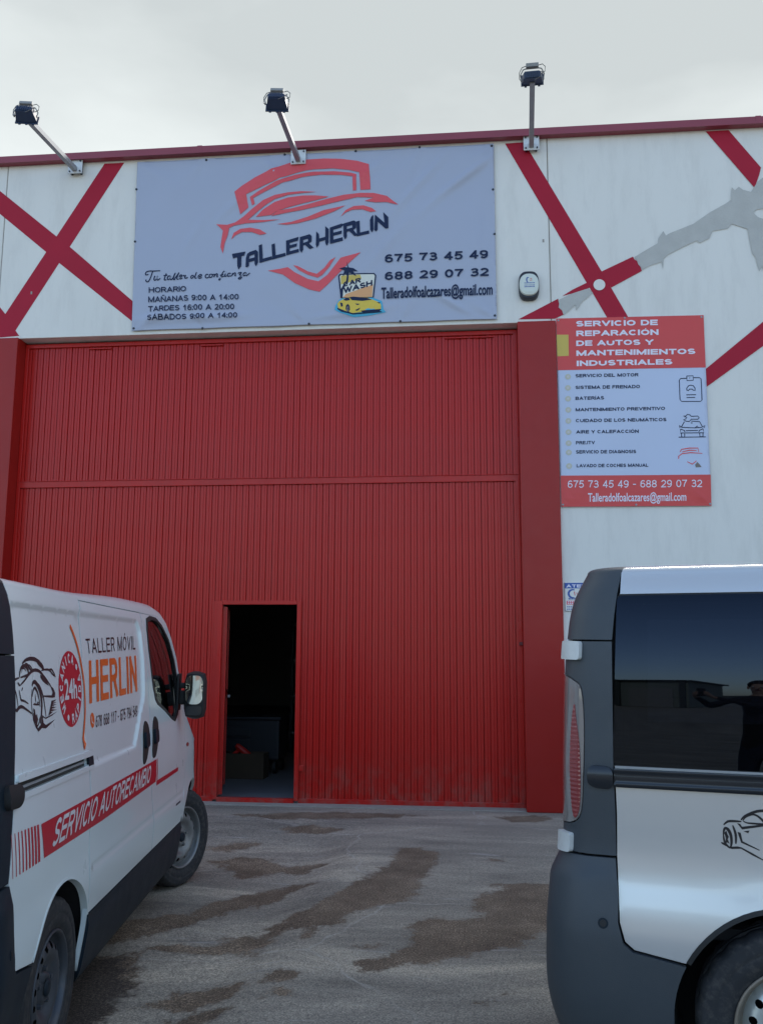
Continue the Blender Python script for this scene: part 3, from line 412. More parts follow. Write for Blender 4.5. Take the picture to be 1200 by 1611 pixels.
'rcar': [('s',0.008,[(0.662,0.984),(0.677,0.996),(0.698,0.998),(0.719,0.998)]),('s',0.009,[(0.718,1.003),(0.731,1.017),(0.761,1.032),(0.79,1.038),(0.824,1.035),(0.846,1.018)]),('s',0.007,[(0.724,1.001),(0.734,1.014),(0.757,1.024),(0.777,1.015),(0.791,0.995),(0.759,0.994),(0.736,0.995),(0.724,1.001)]),('f',0,[(0.705,0.992),(0.715,0.99),(0.72,0.981),(0.788,0.993),(0.787,0.986),(0.72,0.972)]),('s',0.01,[(0.66,0.951),(0.663,0.968),(0.669,0.973),(0.677,0.967),(0.684,0.948),(0.684,0.922),(0.679,0.908)]),('s',0.007,[(0.66,0.951),(0.662,0.93),(0.67,0.915),(0.68,0.907)]),('f',0,[(0.663,0.957),(0.67,0.965),(0.673,0.953),(0.677,0.945),(0.673,0.937),(0.678,0.922),(0.67,0.926),(0.665,0.923),(0.667,0.939)]),('f',0,[(0.651,0.926),(0.668,0.923),(0.678,0.912),(0.702,0.915),(0.715,0.913),(0.751,0.895),(0.785,0.876),(0.816,0.866),(0.815,0.861),(0.782,0.874),(0.748,0.889),(0.714,0.908),(0.684,0.905),(0.667,0.913),(0.653,0.92)]),('f',0,[(0.705,0.963),(0.715,0.961),(0.72,0.933),(0.773,0.908),(0.77,0.906),(0.715,0.928)]),('f',0,[(0.724,0.966),(0.743,0.97),(0.739,0.961),(0.733,0.963)]),('s',0.008,[(0.691,0.984),(0.699,0.954),(0.698,0.923)]),('s',0.008,[(0.846,1.018),(0.868,0.989),(0.871,0.935),(0.839,0.885),(0.815,0.863)])],
'mirror': [(3.561,1.384),(3.9,1.332)],
'damp_shade': [(-2.509,-4.49),(-2.083,-4.312),(-1.858,-4.286),(-1.783,-4.584),(-1.626,-4.837),(-1.659,-5.036),(-1.573,-5.368),(-1.477,-5.839),(-1.895,-5.886)],
'stains': [[(-1.258,-3.827),(-1.157,-3.714),(-1.022,-3.433),(-0.945,-3.15),(-0.809,-2.833),(-0.698,-2.624),(-0.641,-2.361),(-0.673,-2.266),(-0.628,-1.837),(-0.451,-1.744),(-0.29,-1.933),(-0.306,-2.258),(-0.358,-2.616),(-0.344,-2.88),(-0.412,-3.226),(-0.589,-3.424),(-0.71,-3.605),(-0.808,-3.886),(-0.928,-3.958),(-1.077,-3.881)],[(-0.619,-4.477),(-0.529,-4.409),(-0.419,-4.306),(-0.35,-4.141),(-0.395,-3.8),(-0.269,-3.656),(-0.111,-3.668),(-0.021,-3.68),(0.036,-3.556),(-0.056,-3.403),(0.004,-3.176),(0.182,-2.937),(0.056,-2.852),(0.291,-2.783),(0.519,-2.826),(0.717,-2.872),(0.583,-3.999),(0.366,-3.854),(0.267,-4.101),(0.1,-4.215),(-0.099,-4.329),(-0.252,-4.434),(-0.401,-4.524),(-0.546,-4.596)],[(-2.292,-3.833),(-2.174,-3.656),(-1.988,-3.634),(-1.794,-3.482),(-1.716,-3.243),(-1.579,-3.08),(-1.436,-2.909),(-1.285,-2.729),(-1.139,-2.852),(-1.233,-2.988),(-1.309,-3.241),(-1.495,-3.401),(-1.637,-3.675),(-1.779,-3.889),(-1.938,-4.019),(-2.055,-4.175)],[(-2.085,-2.088),(-1.863,-1.877),(-1.594,-1.958),(-1.454,-2.184),(-1.25,-2.159),(-1.146,-2.249),(-1.258,-2.436),(-1.435,-2.41),(-1.532,-2.494),(-1.687,-2.561),(-1.837,-2.322)],[(-2.248,-1.594),(-2.042,-1.44),(-1.84,-1.447),(-1.922,-1.646),(-2.117,-1.762)],[(-1.821,-4.182),(-1.686,-4.097),(-1.496,-4.143),(-1.394,-4.041),(-1.421,-3.944),(-1.318,-3.909),(-1.175,-3.944),(-1.132,-4.134),(-1.207,-4.176),(-1.136,-4.297),(-1.219,-4.339),(-1.302,-4.221),(-1.467,-4.24),(-1.674,-4.198)],[(-1.528,-4.997),(-1.412,-4.912),(-1.434,-4.789),(-1.332,-4.751),(-1.145,-4.74),(-1.089,-4.815),(-1.153,-4.92),(-1.294,-4.994),(-1.425,-5.032)],[(-1.044,-4.691),(-0.987,-4.604),(-0.882,-4.646),(-0.852,-4.798),(-0.881,-4.922),(-0.958,-4.978),(-0.974,-4.909),(-0.924,-4.806),(-1.044,-4.769)],[(-1.388,-5.14),(-1.289,-5.066),(-1.125,-5.02),(-1.009,-4.989),(-1.102,-5.107),(-1.217,-5.185),(-1.333,-5.198)],[(-1.773,-0.994),(-1.484,-0.848),(-1.215,-0.995),(-1.367,-1.119),(-1.649,-1.085)],[(0.014,-4.935),(0.068,-4.837),(0.148,-4.804),(0.136,-4.884),(0.065,-4.973)],[(0.094,-2.083),(0.212,-2.03),(0.207,-2.158),(0.107,-2.195)],[(-0.977,-4.048),(-0.918,-4.013),(-0.9,-4.093),(-0.941,-4.125)],[(-2.253,-4.58),(-2.083,-4.312),(-1.849,-4.252),(-1.773,-4.34),(-1.744,-4.579),(-1.662,-4.841),(-1.696,-4.944),(-1.622,-5.293),(-1.559,-5.657),(-1.854,-5.691)],[(-0.63,-4.238),(-0.513,-4.18),(-0.449,-4.198),(-0.522,-4.288)],[(0.195,-0.303),(0.711,-0.176),(0.689,-0.437),(0.329,-0.578)],[(-2.359,-0.531),(-1.44,-0.245),(-0.463,-0.286),(-0.882,-0.541),(-1.88,-0.67)]],
}
# ---- plain grotesque capitals and figures, drawn as strokes (cap height 1)
def _el(cx, cy, rx, ry, a0, a1, n=9): return [(cx+rx*math.cos(R(a0+(a1-a0)*k/n)), cy+ry*math.sin(R(a0+(a1-a0)*k/n))) for k in range(n+1)]
GLYPH = {
 'A': (.80, [[(0, 0), (.5, 1)], [(1, 0), (.5, 1)], [(.2, .30), (.8, .30)]]),
 'B': (.70, [[(0, 0), (0, 1)], [(0, 1), (.55, 1)]+_el(.62, .765, .30, .235, 90, -90)+[(0, .53)], [(0, .53), (.6, .53)]+_el(.66, .265, .34, .265, 90, -90)+[(0, 0)]]),
 'C': (.76, [_el(.5, .5, .5, .5, 42, 318, 20)]),
 'D': (.74, [[(0, 0), (0, 1)], [(0, 1), (.45, 1)]+_el(.48, .5, .52, .5, 90, -90, 14)+[(0, 0)]]),
 'E': (.64, [[(0, 0), (0, 1)], [(0, 1), (1, 1)], [(0, .52), (.92, .52)], [(0, 0), (1, 0)]]),
 'F': (.60, [[(0, 0), (0, 1)], [(0, 1), (1, 1)], [(0, .50), (.9, .50)]]),
 'G': (.80, [_el(.5, .5, .5, .5, 44, 330, 20), [(1, .08), (1, .46)], [(.55, .46), (1, .46)]]),
 'H': (.74, [[(0, 0), (0, 1)], [(1, 0), (1, 1)], [(0, .52), (1, .52)]]),
 'I': (.0, [[(0, 0), (0, 1)]]),
 'J': (.55, [[(1, 1), (1, .3)]+_el(.5, .3, .5, .3, 0, -180)]),
 'L': (.58, [[(0, 0), (0, 1)], [(0, 0), (1, 0)]]),
 'M': (.92, [[(0, 0), (0, 1)], [(1, 0), (1, 1)], [(0, 1), (.5, .02)], [(1, 1), (.5, .02)]]),
 'N': (.74, [[(0, 0), (0, 1)], [(1, 0), (1, 1)], [(0, 1), (1, 0)]]),
 'O': (.80, [_el(.5, .5, .5, .5, 0, 180, 14), _el(.5, .5, .5, .5, 180, 360, 14)]),
 'P': (.66, [[(0, 0), (0, 1)], [(0, 1), (.6, 1)]+_el(.66, .73, .34, .27, 90, -90)+[(0, .46)]]),
 'R': (.70, [[(0, 0), (0, 1)], [(0, 1), (.6, 1)]+_el(.64, .745, .32, .255, 90, -90)+[(0, .49)], [(.55, .49), (1, 0)]]),
 'S': (.66, [_el(.5, .75, .47, .25, 25, 250, 12)+_el(.5, .25, .5, .25, 70, -155, 12)]),
 'T': (.66, [[(0, 1), (1, 1)], [(.5, 0), (.5, 1)]]),
 'U': (.72, [[(0, 1), (0, .38)]+_el(.5, .38, .5, .38, 180, 360, 12)+[(1, 1)]]),
 'V': (.76, [[(0, 1), (.5, 0)], [(1, 1), (.5, 0)]]),
 'W': (1.1, [[(0, 1), (.26, 0)], [(.26, 0), (.5, 1)], [(.5, 1), (.74, 0)], [(.74, 0), (1, 1)]]),
 'Y': (.74, [[(0, 1), (.5, .45)], [(1, 1), (.5, .45)], [(.5, .5), (.5, 0)]]),
 '0': (.56, [_el(.5, .5, .5, .5, 0, 180, 14), _el(.5, .5, .5, .5, 180, 360, 14)]),
 '1': (.56, [[(.58, 0), (.58, 1)], [(.12, .72), (.55, .98)]]),
 '2': (.56, [_el(.5, .70, .48, .30, 165, -30, 12)+[(0, 0)], [(0, 0), (1, 0)]]),
 '3': (.56, [_el(.46, .765, .45, .235, 155, -80, 12), _el(.48, .27, .52, .27, 90, -158, 12), [(.35, .53), (.55, .53)]]),
 '4': (.58, [[(.72, 0), (.72, 1)], [(.72, 1), (0, .28)], [(0, .26), (1, .26)]]),
 '5': (.56, [[(.2, 1), (.95, 1)], [(.2, 1), (.08, .50)], _el(.47, .32, .53, .32, 140, -155, 14)]),
 '6': (.56, [_el(.5, .30, .5, .30, 0, 180, 10), _el(.5, .30, .5, .30, 180, 360, 10), _el(.56, .50, .56, .50, 178, 50, 10)]),
 '7': (.56, [[(0, 1), (1, 1)], [(1, 1), (.55, .5), (.35, 0)]]),
 '8': (.56, [_el(.5, .765, .44, .235, 0, 180), _el(.5, .765, .44, .235, 180, 360), _el(.5, .265, .5, .265, 0, 180), _el(.5, .265, .5, .265, 180, 360)]),
 '9': (.56, [_el(.5, .70, .5, .30, 0, 180, 10), _el(.5, .70, .5, .30, 180, 360, 10), _el(.44, .50, .56, .50, -2, -130, 10)]),
 '-': (.30, [[(0, .42), (1, .42)]]), '.': (.0, [[(0, 0), (0, .02)]]), ':': (.0, [[(0, 0), (0, .02)], [(0, .62), (0, .64)]]), ';': (.0, [[(0, -.12), (0, .04)], [(0, .62), (0, .64)]]),
}
_ACC = {'Á': 'A', 'É': 'E', 'Í': 'I', 'Ó': 'O', 'Ú': 'U', 'Ñ': 'N'}
def block_bm(s, t_=.17, gap=.13, space=.50, narrow=1.0, upto=0):
    """text as stroke outlines, capitals 1 high, line 1 wide, every stroke a hair above the last"""
    polys, x = [], 0.0
    a = t_/2
    for ch in s:
        if ch == ' ': x += space; continue
        acc = None
        if ch in _ACC: acc = ch; ch = _ACC[ch]
        w_, st_ = GLYPH[ch]; w_ *= narrow
        for k, pl in enumerate(st_):
            pts = [(x+a+p[0]*w_, a+p[1]*(1-t_)) for p in pl]
            if len(pts) == 2 or True:
                for e0, e1 in ((0, 1), (-1, -2)):
                    closed = math.hypot(pts[0][0]-pts[-1][0], pts[0][1]-pts[-1][1]) < 1e-6
                    if len(pts) > 3 and not closed and ch not in 'BDPR': continue
                    p, q = pts[e0], pts[e1]; l = math.hypot(p[0]-q[0], p[1]-q[1]) or 1; ex = a*(1.0 if len(pts) == 2 else .0)
                    pts[e0] = (p[0]+(p[0]-q[0])/l*ex, p[1]+(p[1]-q[1])/l*ex)
            pg = stroke_poly(pts, t_*.98)
            lo_ = -.3 if ch == ';' else 0
            for lim, sgn in ((1.0, 1), (lo_, -1)):
                out_ = []
                for i in range(len(pg)):
                    p, q = pg[i-1], pg[i]; ip, iq = (p[1]-lim)*sgn <= 0, (q[1]-lim)*sgn <= 0
                    if ip != iq: u_ = (lim-p[1])/(q[1]-p[1]); out_.append((p[0]+(q[0]-p[0])*u_, lim))
                    if iq: out_.append(q)
                pg = out_
            polys.append(pg)
        cx = x+a+w_/2
        if acc and acc != 'Ñ': polys.append([(cx-.03, 1.06), (cx+.06, 1.06), (cx+.17, 1.24), (cx+.02, 1.24)])
        if acc == 'Ñ': polys.append([(cx-.2, 1.08), (cx-.08, 1.16), (cx+.08, 1.08), (cx+.2, 1.16), (cx+.2, 1.24), (cx+.08, 1.17), (cx-.08, 1.25), (cx-.2, 1.17)])
        x += w_+t_+gap
    x -= gap
    bm = bmesh.new()
    for k, pg in enumerate(polys):
        try: bm.faces.new([bm.verts.new((p[0]/x, p[1], k % 7)) for p in pg])
        except Exception: pass
    bmesh.ops.triangulate(bm, faces=bm.faces[:])
    bm.normal_update()
    bmesh.ops.reverse_faces(bm, faces=[f_ for f_ in bm.faces if f_.normal.z < 0])
    return bm
def block(s, quad, surf, m, parent, t_=.17, cuts=0, gap=.13, name='lettering', narrow=1.0):
    f = quad_map(quad); bm = block_bm(s, t_, gap, narrow=narrow)
    for i in range(1, cuts):
        bmesh.ops.bisect_plane(bm, geom=bm.verts[:]+bm.edges[:]+bm.faces[:], plane_co=(i/cuts, 0, 0), plane_no=(1, 0, 0))
    for v in bm.verts:
        k = v.co.z; c0 = Vector(surf(*f(v.co.x, v.co.y))); v.co = c0+Vector((0, -.00012*k, 0))
    return from_bm(name, bm, m, parent)

# ------------------------------------------------------------------ ground
def sst(a, b, x):
    t = np.clip((x-a)/(b-a), 0, 1); return t*t*(3-2*t)
def ground_z(x, y):
    dip = -(.0627+.0108*(y+5.9)/2.95)
    return np.clip(dip, -.09, -.03)*sst(-.9, -1.35, x)*sst(-.5, -1.7, y)
def axis_(lo, hi, fine, far):
    a = list(np.arange(lo, hi+1e-6, fine)); s = fine; v = hi
    while v < far: s *= 1.35; v += s; a.append(v)
    s = fine; v = lo
    while v > -far: s *= 1.35; v -= s; a.insert(0, v)
    return np.array(a)
gx = axis_(-4.2, 4.0, .04, 900); gy = axis_(-9.2, .3, .04, 900)
GX, GY = np.meshgrid(gx, gy, indexing='ij')
P = np.stack([GX, GY], -1).reshape(-1, 2)
stain = np.full(len(P), -.3)
near = (P[:, 0] > -5) & (P[:, 0] < 4.5) & (P[:, 1] > -10) & (P[:, 1] < .6)
Q = P[near]; sd = np.full(len(Q), -.3)
for poly in ART['stains']:
    B0 = np.array(poly, float); B1 = np.roll(B0, -1, 0)
    lo, hi = B0.min(0)-.32, B0.max(0)+.32
    sel = np.where((Q > lo).all(1) & (Q < hi).all(1))[0]
    if not len(sel): continue
    q = Q[sel]; best = np.full(len(q), 9.)
    for a, b in zip(B0, B1):
        ab = b-a; t = np.clip(((q-a)@ab)/max(ab@ab, 1e-9), 0, 1); best = np.minimum(best, np.hypot(*(q-a-t[:, None]*ab).T))
    best *= np.where(inside(q, B0, B1), 1, -1)
    sd[sel] = np.maximum(sd[sel], best)
stain[near] = sd
damp_shade = np.full(len(P), -.4); dsel = np.where((P[:, 0] > -4) & (P[:, 0] < -1) & (P[:, 1] > -7) & (P[:, 1] < -3.8))[0]; q = P[dsel]; best = np.full(len(q), 9.)  # wet patch beneath the white van, with the van's shade painted into it
B0 = np.array(ART['damp_shade'], float); B1 = np.roll(B0, -1, 0)
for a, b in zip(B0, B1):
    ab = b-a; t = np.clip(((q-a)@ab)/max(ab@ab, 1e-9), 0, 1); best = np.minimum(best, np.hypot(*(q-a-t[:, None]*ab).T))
damp_shade[dsel] = np.clip(best*np.where(inside(q, B0, B1), 1, -1), -.4, .4)
nx, ny = len(gx), len(gy)
zz = ground_z(P[:, 0], P[:, 1])
I = np.arange(nx*ny).reshape(nx, ny)
F = np.stack([I[:-1, :-1], I[1:, :-1], I[1:, 1:], I[:-1, 1:]], -1).reshape(-1, 4)
me = bpy.data.meshes.new('yard_ground'); me.from_pydata(np.column_stack([P, zz]).tolist(), [], F.tolist())
at = me.attributes.new('stain', 'FLOAT', 'POINT'); at.data.foreach_set('value', stain.astype(np.float32))
at = me.attributes.new('damp_shade', 'FLOAT', 'POINT'); at.data.foreach_set('value', damp_shade.astype(np.float32))
me.polygons.foreach_set('use_smooth', [True]*len(F)); me.update()
gm = bpy.data.materials.new('worn_asphalt_yard'); gm.use_nodes = True; t = gm.node_tree; b = t.nodes['Principled BSDF']
tcn = N(t, 'ShaderNodeTexCoord'); av = N(t, 'ShaderNodeAttribute', attribute_name='stain')
def noise(scale, detail=5, rough=.55, vec=None, dist=0):
    n = N(t, 'ShaderNodeTexNoise'); n.inputs['Scale'].default_value = scale; n.inputs['Detail'].default_value = detail; n.inputs['Roughness'].default_value = rough; n.inputs['Distortion'].default_value = dist
    t.links.new(vec if vec is not None else tcn.outputs['Object'], n.inputs['Vector']); return n.outputs['Fac']
def rampn(fac, stops):
    r_ = N(t, 'ShaderNodeValToRGB'); t.links.new(fac, r_.inputs[0]); e = r_.color_ramp.elements
    e[0].position, e[0].color = stops[0][0], (*stops[0][1], 1); e[1].position, e[1].color = stops[-1][0], (*stops[-1][1], 1)
    for p_, c_ in stops[1:-1]: k = e.new(p_); k.color = (*c_, 1)
    return r_.outputs[0]
def mixc(f, a, b_, mode='MIX'):
    m_ = N(t, 'ShaderNodeMix', data_type='RGBA', blend_type=mode)
    for s_, v_ in (('Factor', f), ('A', a), ('B', b_)):
        if isinstance(v_, (int, float)): m_.inputs[s_].default_value = v_
        elif isinstance(v_, tuple): m_.inputs[s_].default_value = (*v_, 1)
        else: t.links.new(v_, m_.inputs[s_])
    return m_.outputs['Result']
# drifting streaks run along the yard, left to right
mps = N(t, 'ShaderNodeMapping'); mps.inputs['Scale'].default_value = (.45, 1.5, 1); mps.inputs['Rotation'].default_value = (0, 0, R(18)); t.links.new(tcn.outputs['Object'], mps.inputs[0])
base = rampn(noise(1.3, 9, .62, mps.outputs[0], .6), [(.28, (.135, .124, .108)), (.42, (.255, .235, .205)), (.54, (.365, .333, .285)), (.66, (.56, .50, .41))])
dust = M(t, 'MULTIPLY_ADD', noise(.55, 4, .5), 2.4, -.75, clamp=True)
base = mixc(M(t, 'MULTIPLY', dust, .55), base, (.30, .275, .245))
edge = M(t, 'ADD', M(t, 'MULTIPLY_ADD', noise(7, 9, .72), .38, -.19), M(t, 'MULTIPLY_ADD', noise(55, 3, .7), .16, -.08)); edge2 = M(t, 'MULTIPLY_ADD', noise(2.6, 4, .6), .22, -.11)
sdv = M(t, 'ADD', M(t, 'ADD', av.outputs['Fac'], edge), edge2)
smask = N(t, 'ShaderNodeMapRange'); smask.interpolation_type = 'SMOOTHSTEP'; smask.inputs['From Min'].default_value = -.022; smask.inputs['From Max'].default_value = .030; t.links.new(sdv, smask.inputs['Value'])
patchc = rampn(noise(3, 8, .7), [(.32, (.135, .100, .070)), (.5, (.205, .156, .110)), (.68, (.30, .235, .168))])
speck = rampn(noise(95, 3, .75), [(.38, (.30, .30, .30)), (.48, (.80, .80, .80)), (.56, (1.25, 1.24, 1.22)), (.66, (2.6, 2.5, 2.3))])
speckfine = rampn(noise(110, 4, .75), [(.38, (.42, .42, .42)), (.49, (.95, .95, .94)), (.60, (1.45, 1.42, 1.36)), (.68, (2.0, 1.95, 1.85))])
patchc = mixc(.85, patchc, speck, 'MULTIPLY'); base = mixc(.9, base, speckfine, 'MULTIPLY'); base = mixc(1., base, rampn(noise(38, 5, .7), [(.34, (.74, .73, .70)), (.5, (1, .99, .94)), (.66, (1.2, 1.18, 1.1))]), 'MULTIPLY')
# sparse trickles and damp lines
mpt = N(t, 'ShaderNodeMapping'); mpt.inputs['Scale'].default_value = (.8, 5.5, 1); mpt.inputs['Rotation'].default_value = (0, 0, R(-8)); t.links.new(tcn.outputs['Object'], mpt.inputs[0])
tr = N(t, 'ShaderNodeMapRange'); tr.inputs['From Min'].default_value = .60; tr.inputs['From Max'].default_value = .70; t.links.new(noise(1.5, 6, .6, mpt.outputs[0]), tr.inputs['Value'])
base = mixc(M(t, 'MULTIPLY', tr.outputs[0], .5), base, (.13, .12, .11))
tl = N(t, 'ShaderNodeMapRange'); tl.inputs['From Min'].default_value = .63; tl.inputs['From Max'].default_value = .70; t.links.new(noise(2.2, 7, .6, mpt.outputs[0], 1.2), tl.inputs['Value'])
base = mixc(M(t, 'MULTIPLY', tl.outputs[0], .5), base, (.46, .44, .41))
avd = N(t, 'ShaderNodeAttribute', attribute_name='damp_shade')
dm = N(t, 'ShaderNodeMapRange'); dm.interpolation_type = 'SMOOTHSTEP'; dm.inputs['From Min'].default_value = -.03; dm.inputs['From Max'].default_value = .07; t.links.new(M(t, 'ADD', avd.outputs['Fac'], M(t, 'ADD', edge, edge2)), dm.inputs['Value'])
vo = N(t, 'ShaderNodeTexVoronoi', feature='DISTANCE_TO_EDGE'); vo.inputs['Scale'].default_value = .42; vo.inputs['Randomness'].default_value = .8
dv = N(t, 'ShaderNodeVectorMath', operation='MULTIPLY_ADD'); dn = N(t, 'ShaderNodeTexNoise'); dn.inputs['Scale'].default_value = 2.5; dn.inputs['Detail'].default_value = 8; t.links.new(tcn.outputs['Object'], dn.inputs['Vector'])
t.links.new(dn.outputs['Color'], dv.inputs[0]); dv.inputs[1].default_value = (.35, .35, .35); t.links.new(tcn.outputs['Object'], dv.inputs[2]); t.links.new(dv.outputs[0], vo.inputs['Vector'])
ck = N(t, 'ShaderNodeMapRange'); ck.inputs['From Min'].default_value = .006; ck.inputs['From Max'].default_value = .0015; t.links.new(vo.outputs['Distance'], ck.inputs['Value'])
base = mixc(M(t, 'MULTIPLY', ck.outputs[0], M(t, 'MULTIPLY_ADD', dn.outputs['Fac'], 2.0, -.72, clamp=True)), base, (.52, .49, .43))
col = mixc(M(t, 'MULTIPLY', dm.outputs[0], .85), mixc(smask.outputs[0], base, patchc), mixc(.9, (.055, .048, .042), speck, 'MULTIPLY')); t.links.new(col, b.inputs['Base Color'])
b.inputs['Roughness'].default_value = .82; b.inputs['Specular IOR Level'].default_value = .35
bp = N(t, 'ShaderNodeBump'); bp.inputs['Distance'].default_value = .006; bp.inputs['Strength'].default_value = .9
hgt = M(t, 'MULTIPLY', noise(150, 3, .7), M(t, 'MULTIPLY_ADD', smask.outputs[0], .9, .35)); hgt = M(t, 'SUBTRACT', hgt, M(t, 'MULTIPLY', smask.outputs[0], .6))
t.links.new(hgt, bp.inputs['Height']); t.links.new(bp.outputs[0], b.inputs['Normal'])
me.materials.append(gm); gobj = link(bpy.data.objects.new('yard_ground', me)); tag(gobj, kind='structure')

# ------------------------------------------------------------------ building
wh = empty('warehouse', label='white industrial unit with crimson painted bands and a tall red gate', cat='building')
TOP, HEAD = 7.18, 5.058
def wall_slab(name, x0, x1, z0, z1, y0=0., y1=.2, m='facade'):
    return box(name, ((x0+x1)/2, (y0+y1)/2, (z0+z1)/2), (x1-x0, y1-y0, z1-z0), m, wh, bev=.006)
wall_slab('wall_panel', -11.3, -5.386, -.1, TOP); wall_slab('wall_panel', -5.374, .859, HEAD, TOP); wall_slab('wall_panel', .871, 6.9, -.1, TOP); wall_slab('wall_panel', 6.912, 11.5, -.1, TOP)
for x, z0 in ((-5.38, -.1), (.865, HEAD), (6.906, -.1)): box('joint_seal', (x, .012, (z0+TOP)/2), (.018, .012, TOP-z0), 'sealant', wh)
box('parapet_coping', (0.1, .07, 7.2225), (22.9, .30, .086), 'coping', wh, bev=.008)
box('parapet_coping', (0.1, -.088, 7.188), (22.9, .012, .03), 'coping', wh)
for x in (-9.2, -3.05, 3.1, 8.0): box('coping_joint', (x, .069, 7.2227), (.06, .306, .092), 'coping', wh, bev=.004)
for x0, x1 in ((.503, .906), (-5.60, -5.092)):
    box('gate_column', ((x0+x1)/2, .105, HEAD/2), (x1-x0, .29, HEAD+.002-.004), 'column', wh, bev=.008)
for n_, (s_, p_, o_) in enumerate([('side_wall', (-11.2, 8.3, 3.5), (.2, 16.2, 7.2)), ('side_wall', (11.4, 8.3, 3.5), (.2, 16.2, 7.2)), ('back_wall', (.1, 16.5, 3.5), (22.8, .2, 7.2)), ('roof_deck', (.1, 8.36, 6.9), (22.4, 16.1, .1))]):
    box(s_, p_, o_, 'interior', wh)
box('workshop_floor', (.1, 8.3, .005), (22.4, 16.0, .03), 'intfloor', wh)
box('threshold', (-2.3, .1, .004), (5.6, .22, .012), 'sealant', wh)
wsurf = lambda off: (lambda x, z: (x, -off, z))
for i, (k, loop) in enumerate(ART['stripes'].items()):
    flat('painted_stripe', [loop], wsurf(.002+.0006*i), 'crimson', wh, .5)
for loop in ART['peel']:
    holes = [ART['peelhole']] if len(loop) > 20 else []
    flat('stripped_patch', [loop]+holes, wsurf(.0075), 'peel', wh, .4)
flat('painted_dot', [circle(1.379, 5.451, .062, 28)], wsurf(.0085), 'facade', wh, .1)
for x, z in ((.80, 5.98), (-4.99, 5.6)): box('wall_scuff', (x, -.001, z), (.02, .004, .035), 'sealant', wh)

# gate: backing, rails and upright slats
gate = from_bm('gate', (lambda bm: (add_box(bm, (-3.915, .215, 2.55), (2.39, .02, 5.06)), add_box(bm, (-.655, .215, 2.55), (2.33, .02, 5.06)), add_box(bm, (-2.27, .215, 3.60), (.90, .02, 2.96)), bm)[-1])(bmesh.new()), 'gatedark', wh)
GY0 = .17; NS = 82; GX0, GX1 = -5.088, .502; SW = (GX1-GX0)/NS
def slat_mesh(h):
    prof = [(0, .013), (.0045, .013), (.0085, .001), (.036, 0), (.0385, .004), (.0415, .004), (.044, .001), (SW-.004, .001), (SW, .013)]
    v = [(x, y, z) for z in (0, h) for x, y in prof]; n = len(prof)
    m_ = bpy.data.meshes.new('slat'); m_.from_pydata(v, [], [(i, i+1, n+i+1, n+i) for i in range(n-1)]); m_.materials.append(MT['gate']); return m_
up, lo, sh = slat_mesh(4.99-3.433), slat_mesh(3.355-.055), slat_mesh(3.355-2.092)
WX0, WX1, WZ1 = -2.722, -1.820, 2.092
def slat(m_, x, z):
    o = link(bpy.data.objects.new('slat', m_), gate); o.location = (x, GY0+random.uniform(-.0012, .0012), z); o.rotation_euler = (0, 0, random.gauss(0, .035)); return o
for i in range(NS):
    x = GX0+i*SW
    slat(up, x, 3.433)
    if x+SW > WX0+.012 and x < WX1-.012:
        if x > WX0-.02 and x+SW < WX1+.02: slat(sh, x, WZ1)
        else:
            slat(sh, x, WZ1)
    else: slat(lo, x, .055)
_xs = [GX0+i*SW for i in range(NS)]; _out = [x for x in _xs if not (x+SW > WX0+.012 and x < WX1-.012)]
_l = max(x+SW for x in _out if x < WX0); _r = min(x for x in _out if x > WX0)
if WX0-_l > .004: box('filler_strip', ((_l+WX0)/2, GY0+.003, 1.07), (WX0-_l+.004, .006, 2.04), 'gate', gate)
if _r-WX1 > .004: box('filler_strip', ((_r+WX1)/2, GY0+.003, 1.07), (_r-WX1+.004, .006, 2.04), 'gate', gate)
for nm, c, s in (('cross_rail', ((GX0+GX1)/2, .163, 3.394), (GX1-GX0, .034, .076)), ('cross_rail_flange', ((GX0+GX1)/2, .146, 3.428), (GX1-GX0, .022, .010)), ('bottom_rail', ((GX0+WX0)/2, .172, .033), (WX0-GX0, .03, .048)), ('bottom_rail', ((GX1+WX1)/2, .172, .033), (GX1-WX1, .03, .048)),
                 ('top_rail', ((GX0+GX1)/2, .17, 5.012), (GX1-GX0, .05, .045)), ('side_stile', (GX0+.018, .160, 2.53), (.04, .03, 4.94)), ('side_stile', (GX1-.020, .160, 2.53), (.04, .03, 4.94))):
    box(nm, c, s, 'gate', gate, bev=.004)
fw = .044
for nm, c, s in (('wicket_jamb', (WX0+fw/2, .168, 1.06), (fw, .05, 2.06)), ('wicket_jamb', (WX1-fw/2, .168, 1.06), (fw, .05, 2.06)), ('wicket_head', ((WX0+WX1)/2, .168, WZ1-.02), (WX1-WX0-2*fw-.004, .05, .044)), ('wicket_sill', ((WX0+WX1)/2, .166, .032), (WX1-WX0-2*fw-.004, .06, .044))):
    box(nm, c, s, 'gate', gate, bev=.003)
for x in (-4.2, -2.9, -.15, .12): box('hinge_tab', (x, .155, 4.965), (.26, .02, .014), 'gate', gate, bev=.003)
box('pull_bolt', (.488, .128, 1.75), (.030, .035, .24), 'gate', gate, bev=.008); box('bolt_knob', (.488, .115, 1.645), (.045, .04, .035), 'gatedark', gate, bev=.006)
box('lock_plate', (-1.79, .150, .36), (.05, .02, .06), 'gate', gate, bev=.004)
lf = from_bm('wicket_leaf', (lambda bm: (add_box(bm, (0, .40, 1.05), (.028, .78, 1.96)), add_box(bm, (.022, .04, 1.05), (.02, .05, 1.96)), add_box(bm, (.022, .76, 1.05), (.02, .05, 1.96)), add_box(bm, (.022, .4, 1.1), (.02, .70, .05)), bm)[-1])(bmesh.new()), 'gate', wh)
lf.location = (-2.668, .20, .0); lf.rotation_euler = (0, 0, R(13.3)); box('leaf_handle', (.05, .68, 1.05), (.03, .12, .03), 'galv', lf, bev=.006)

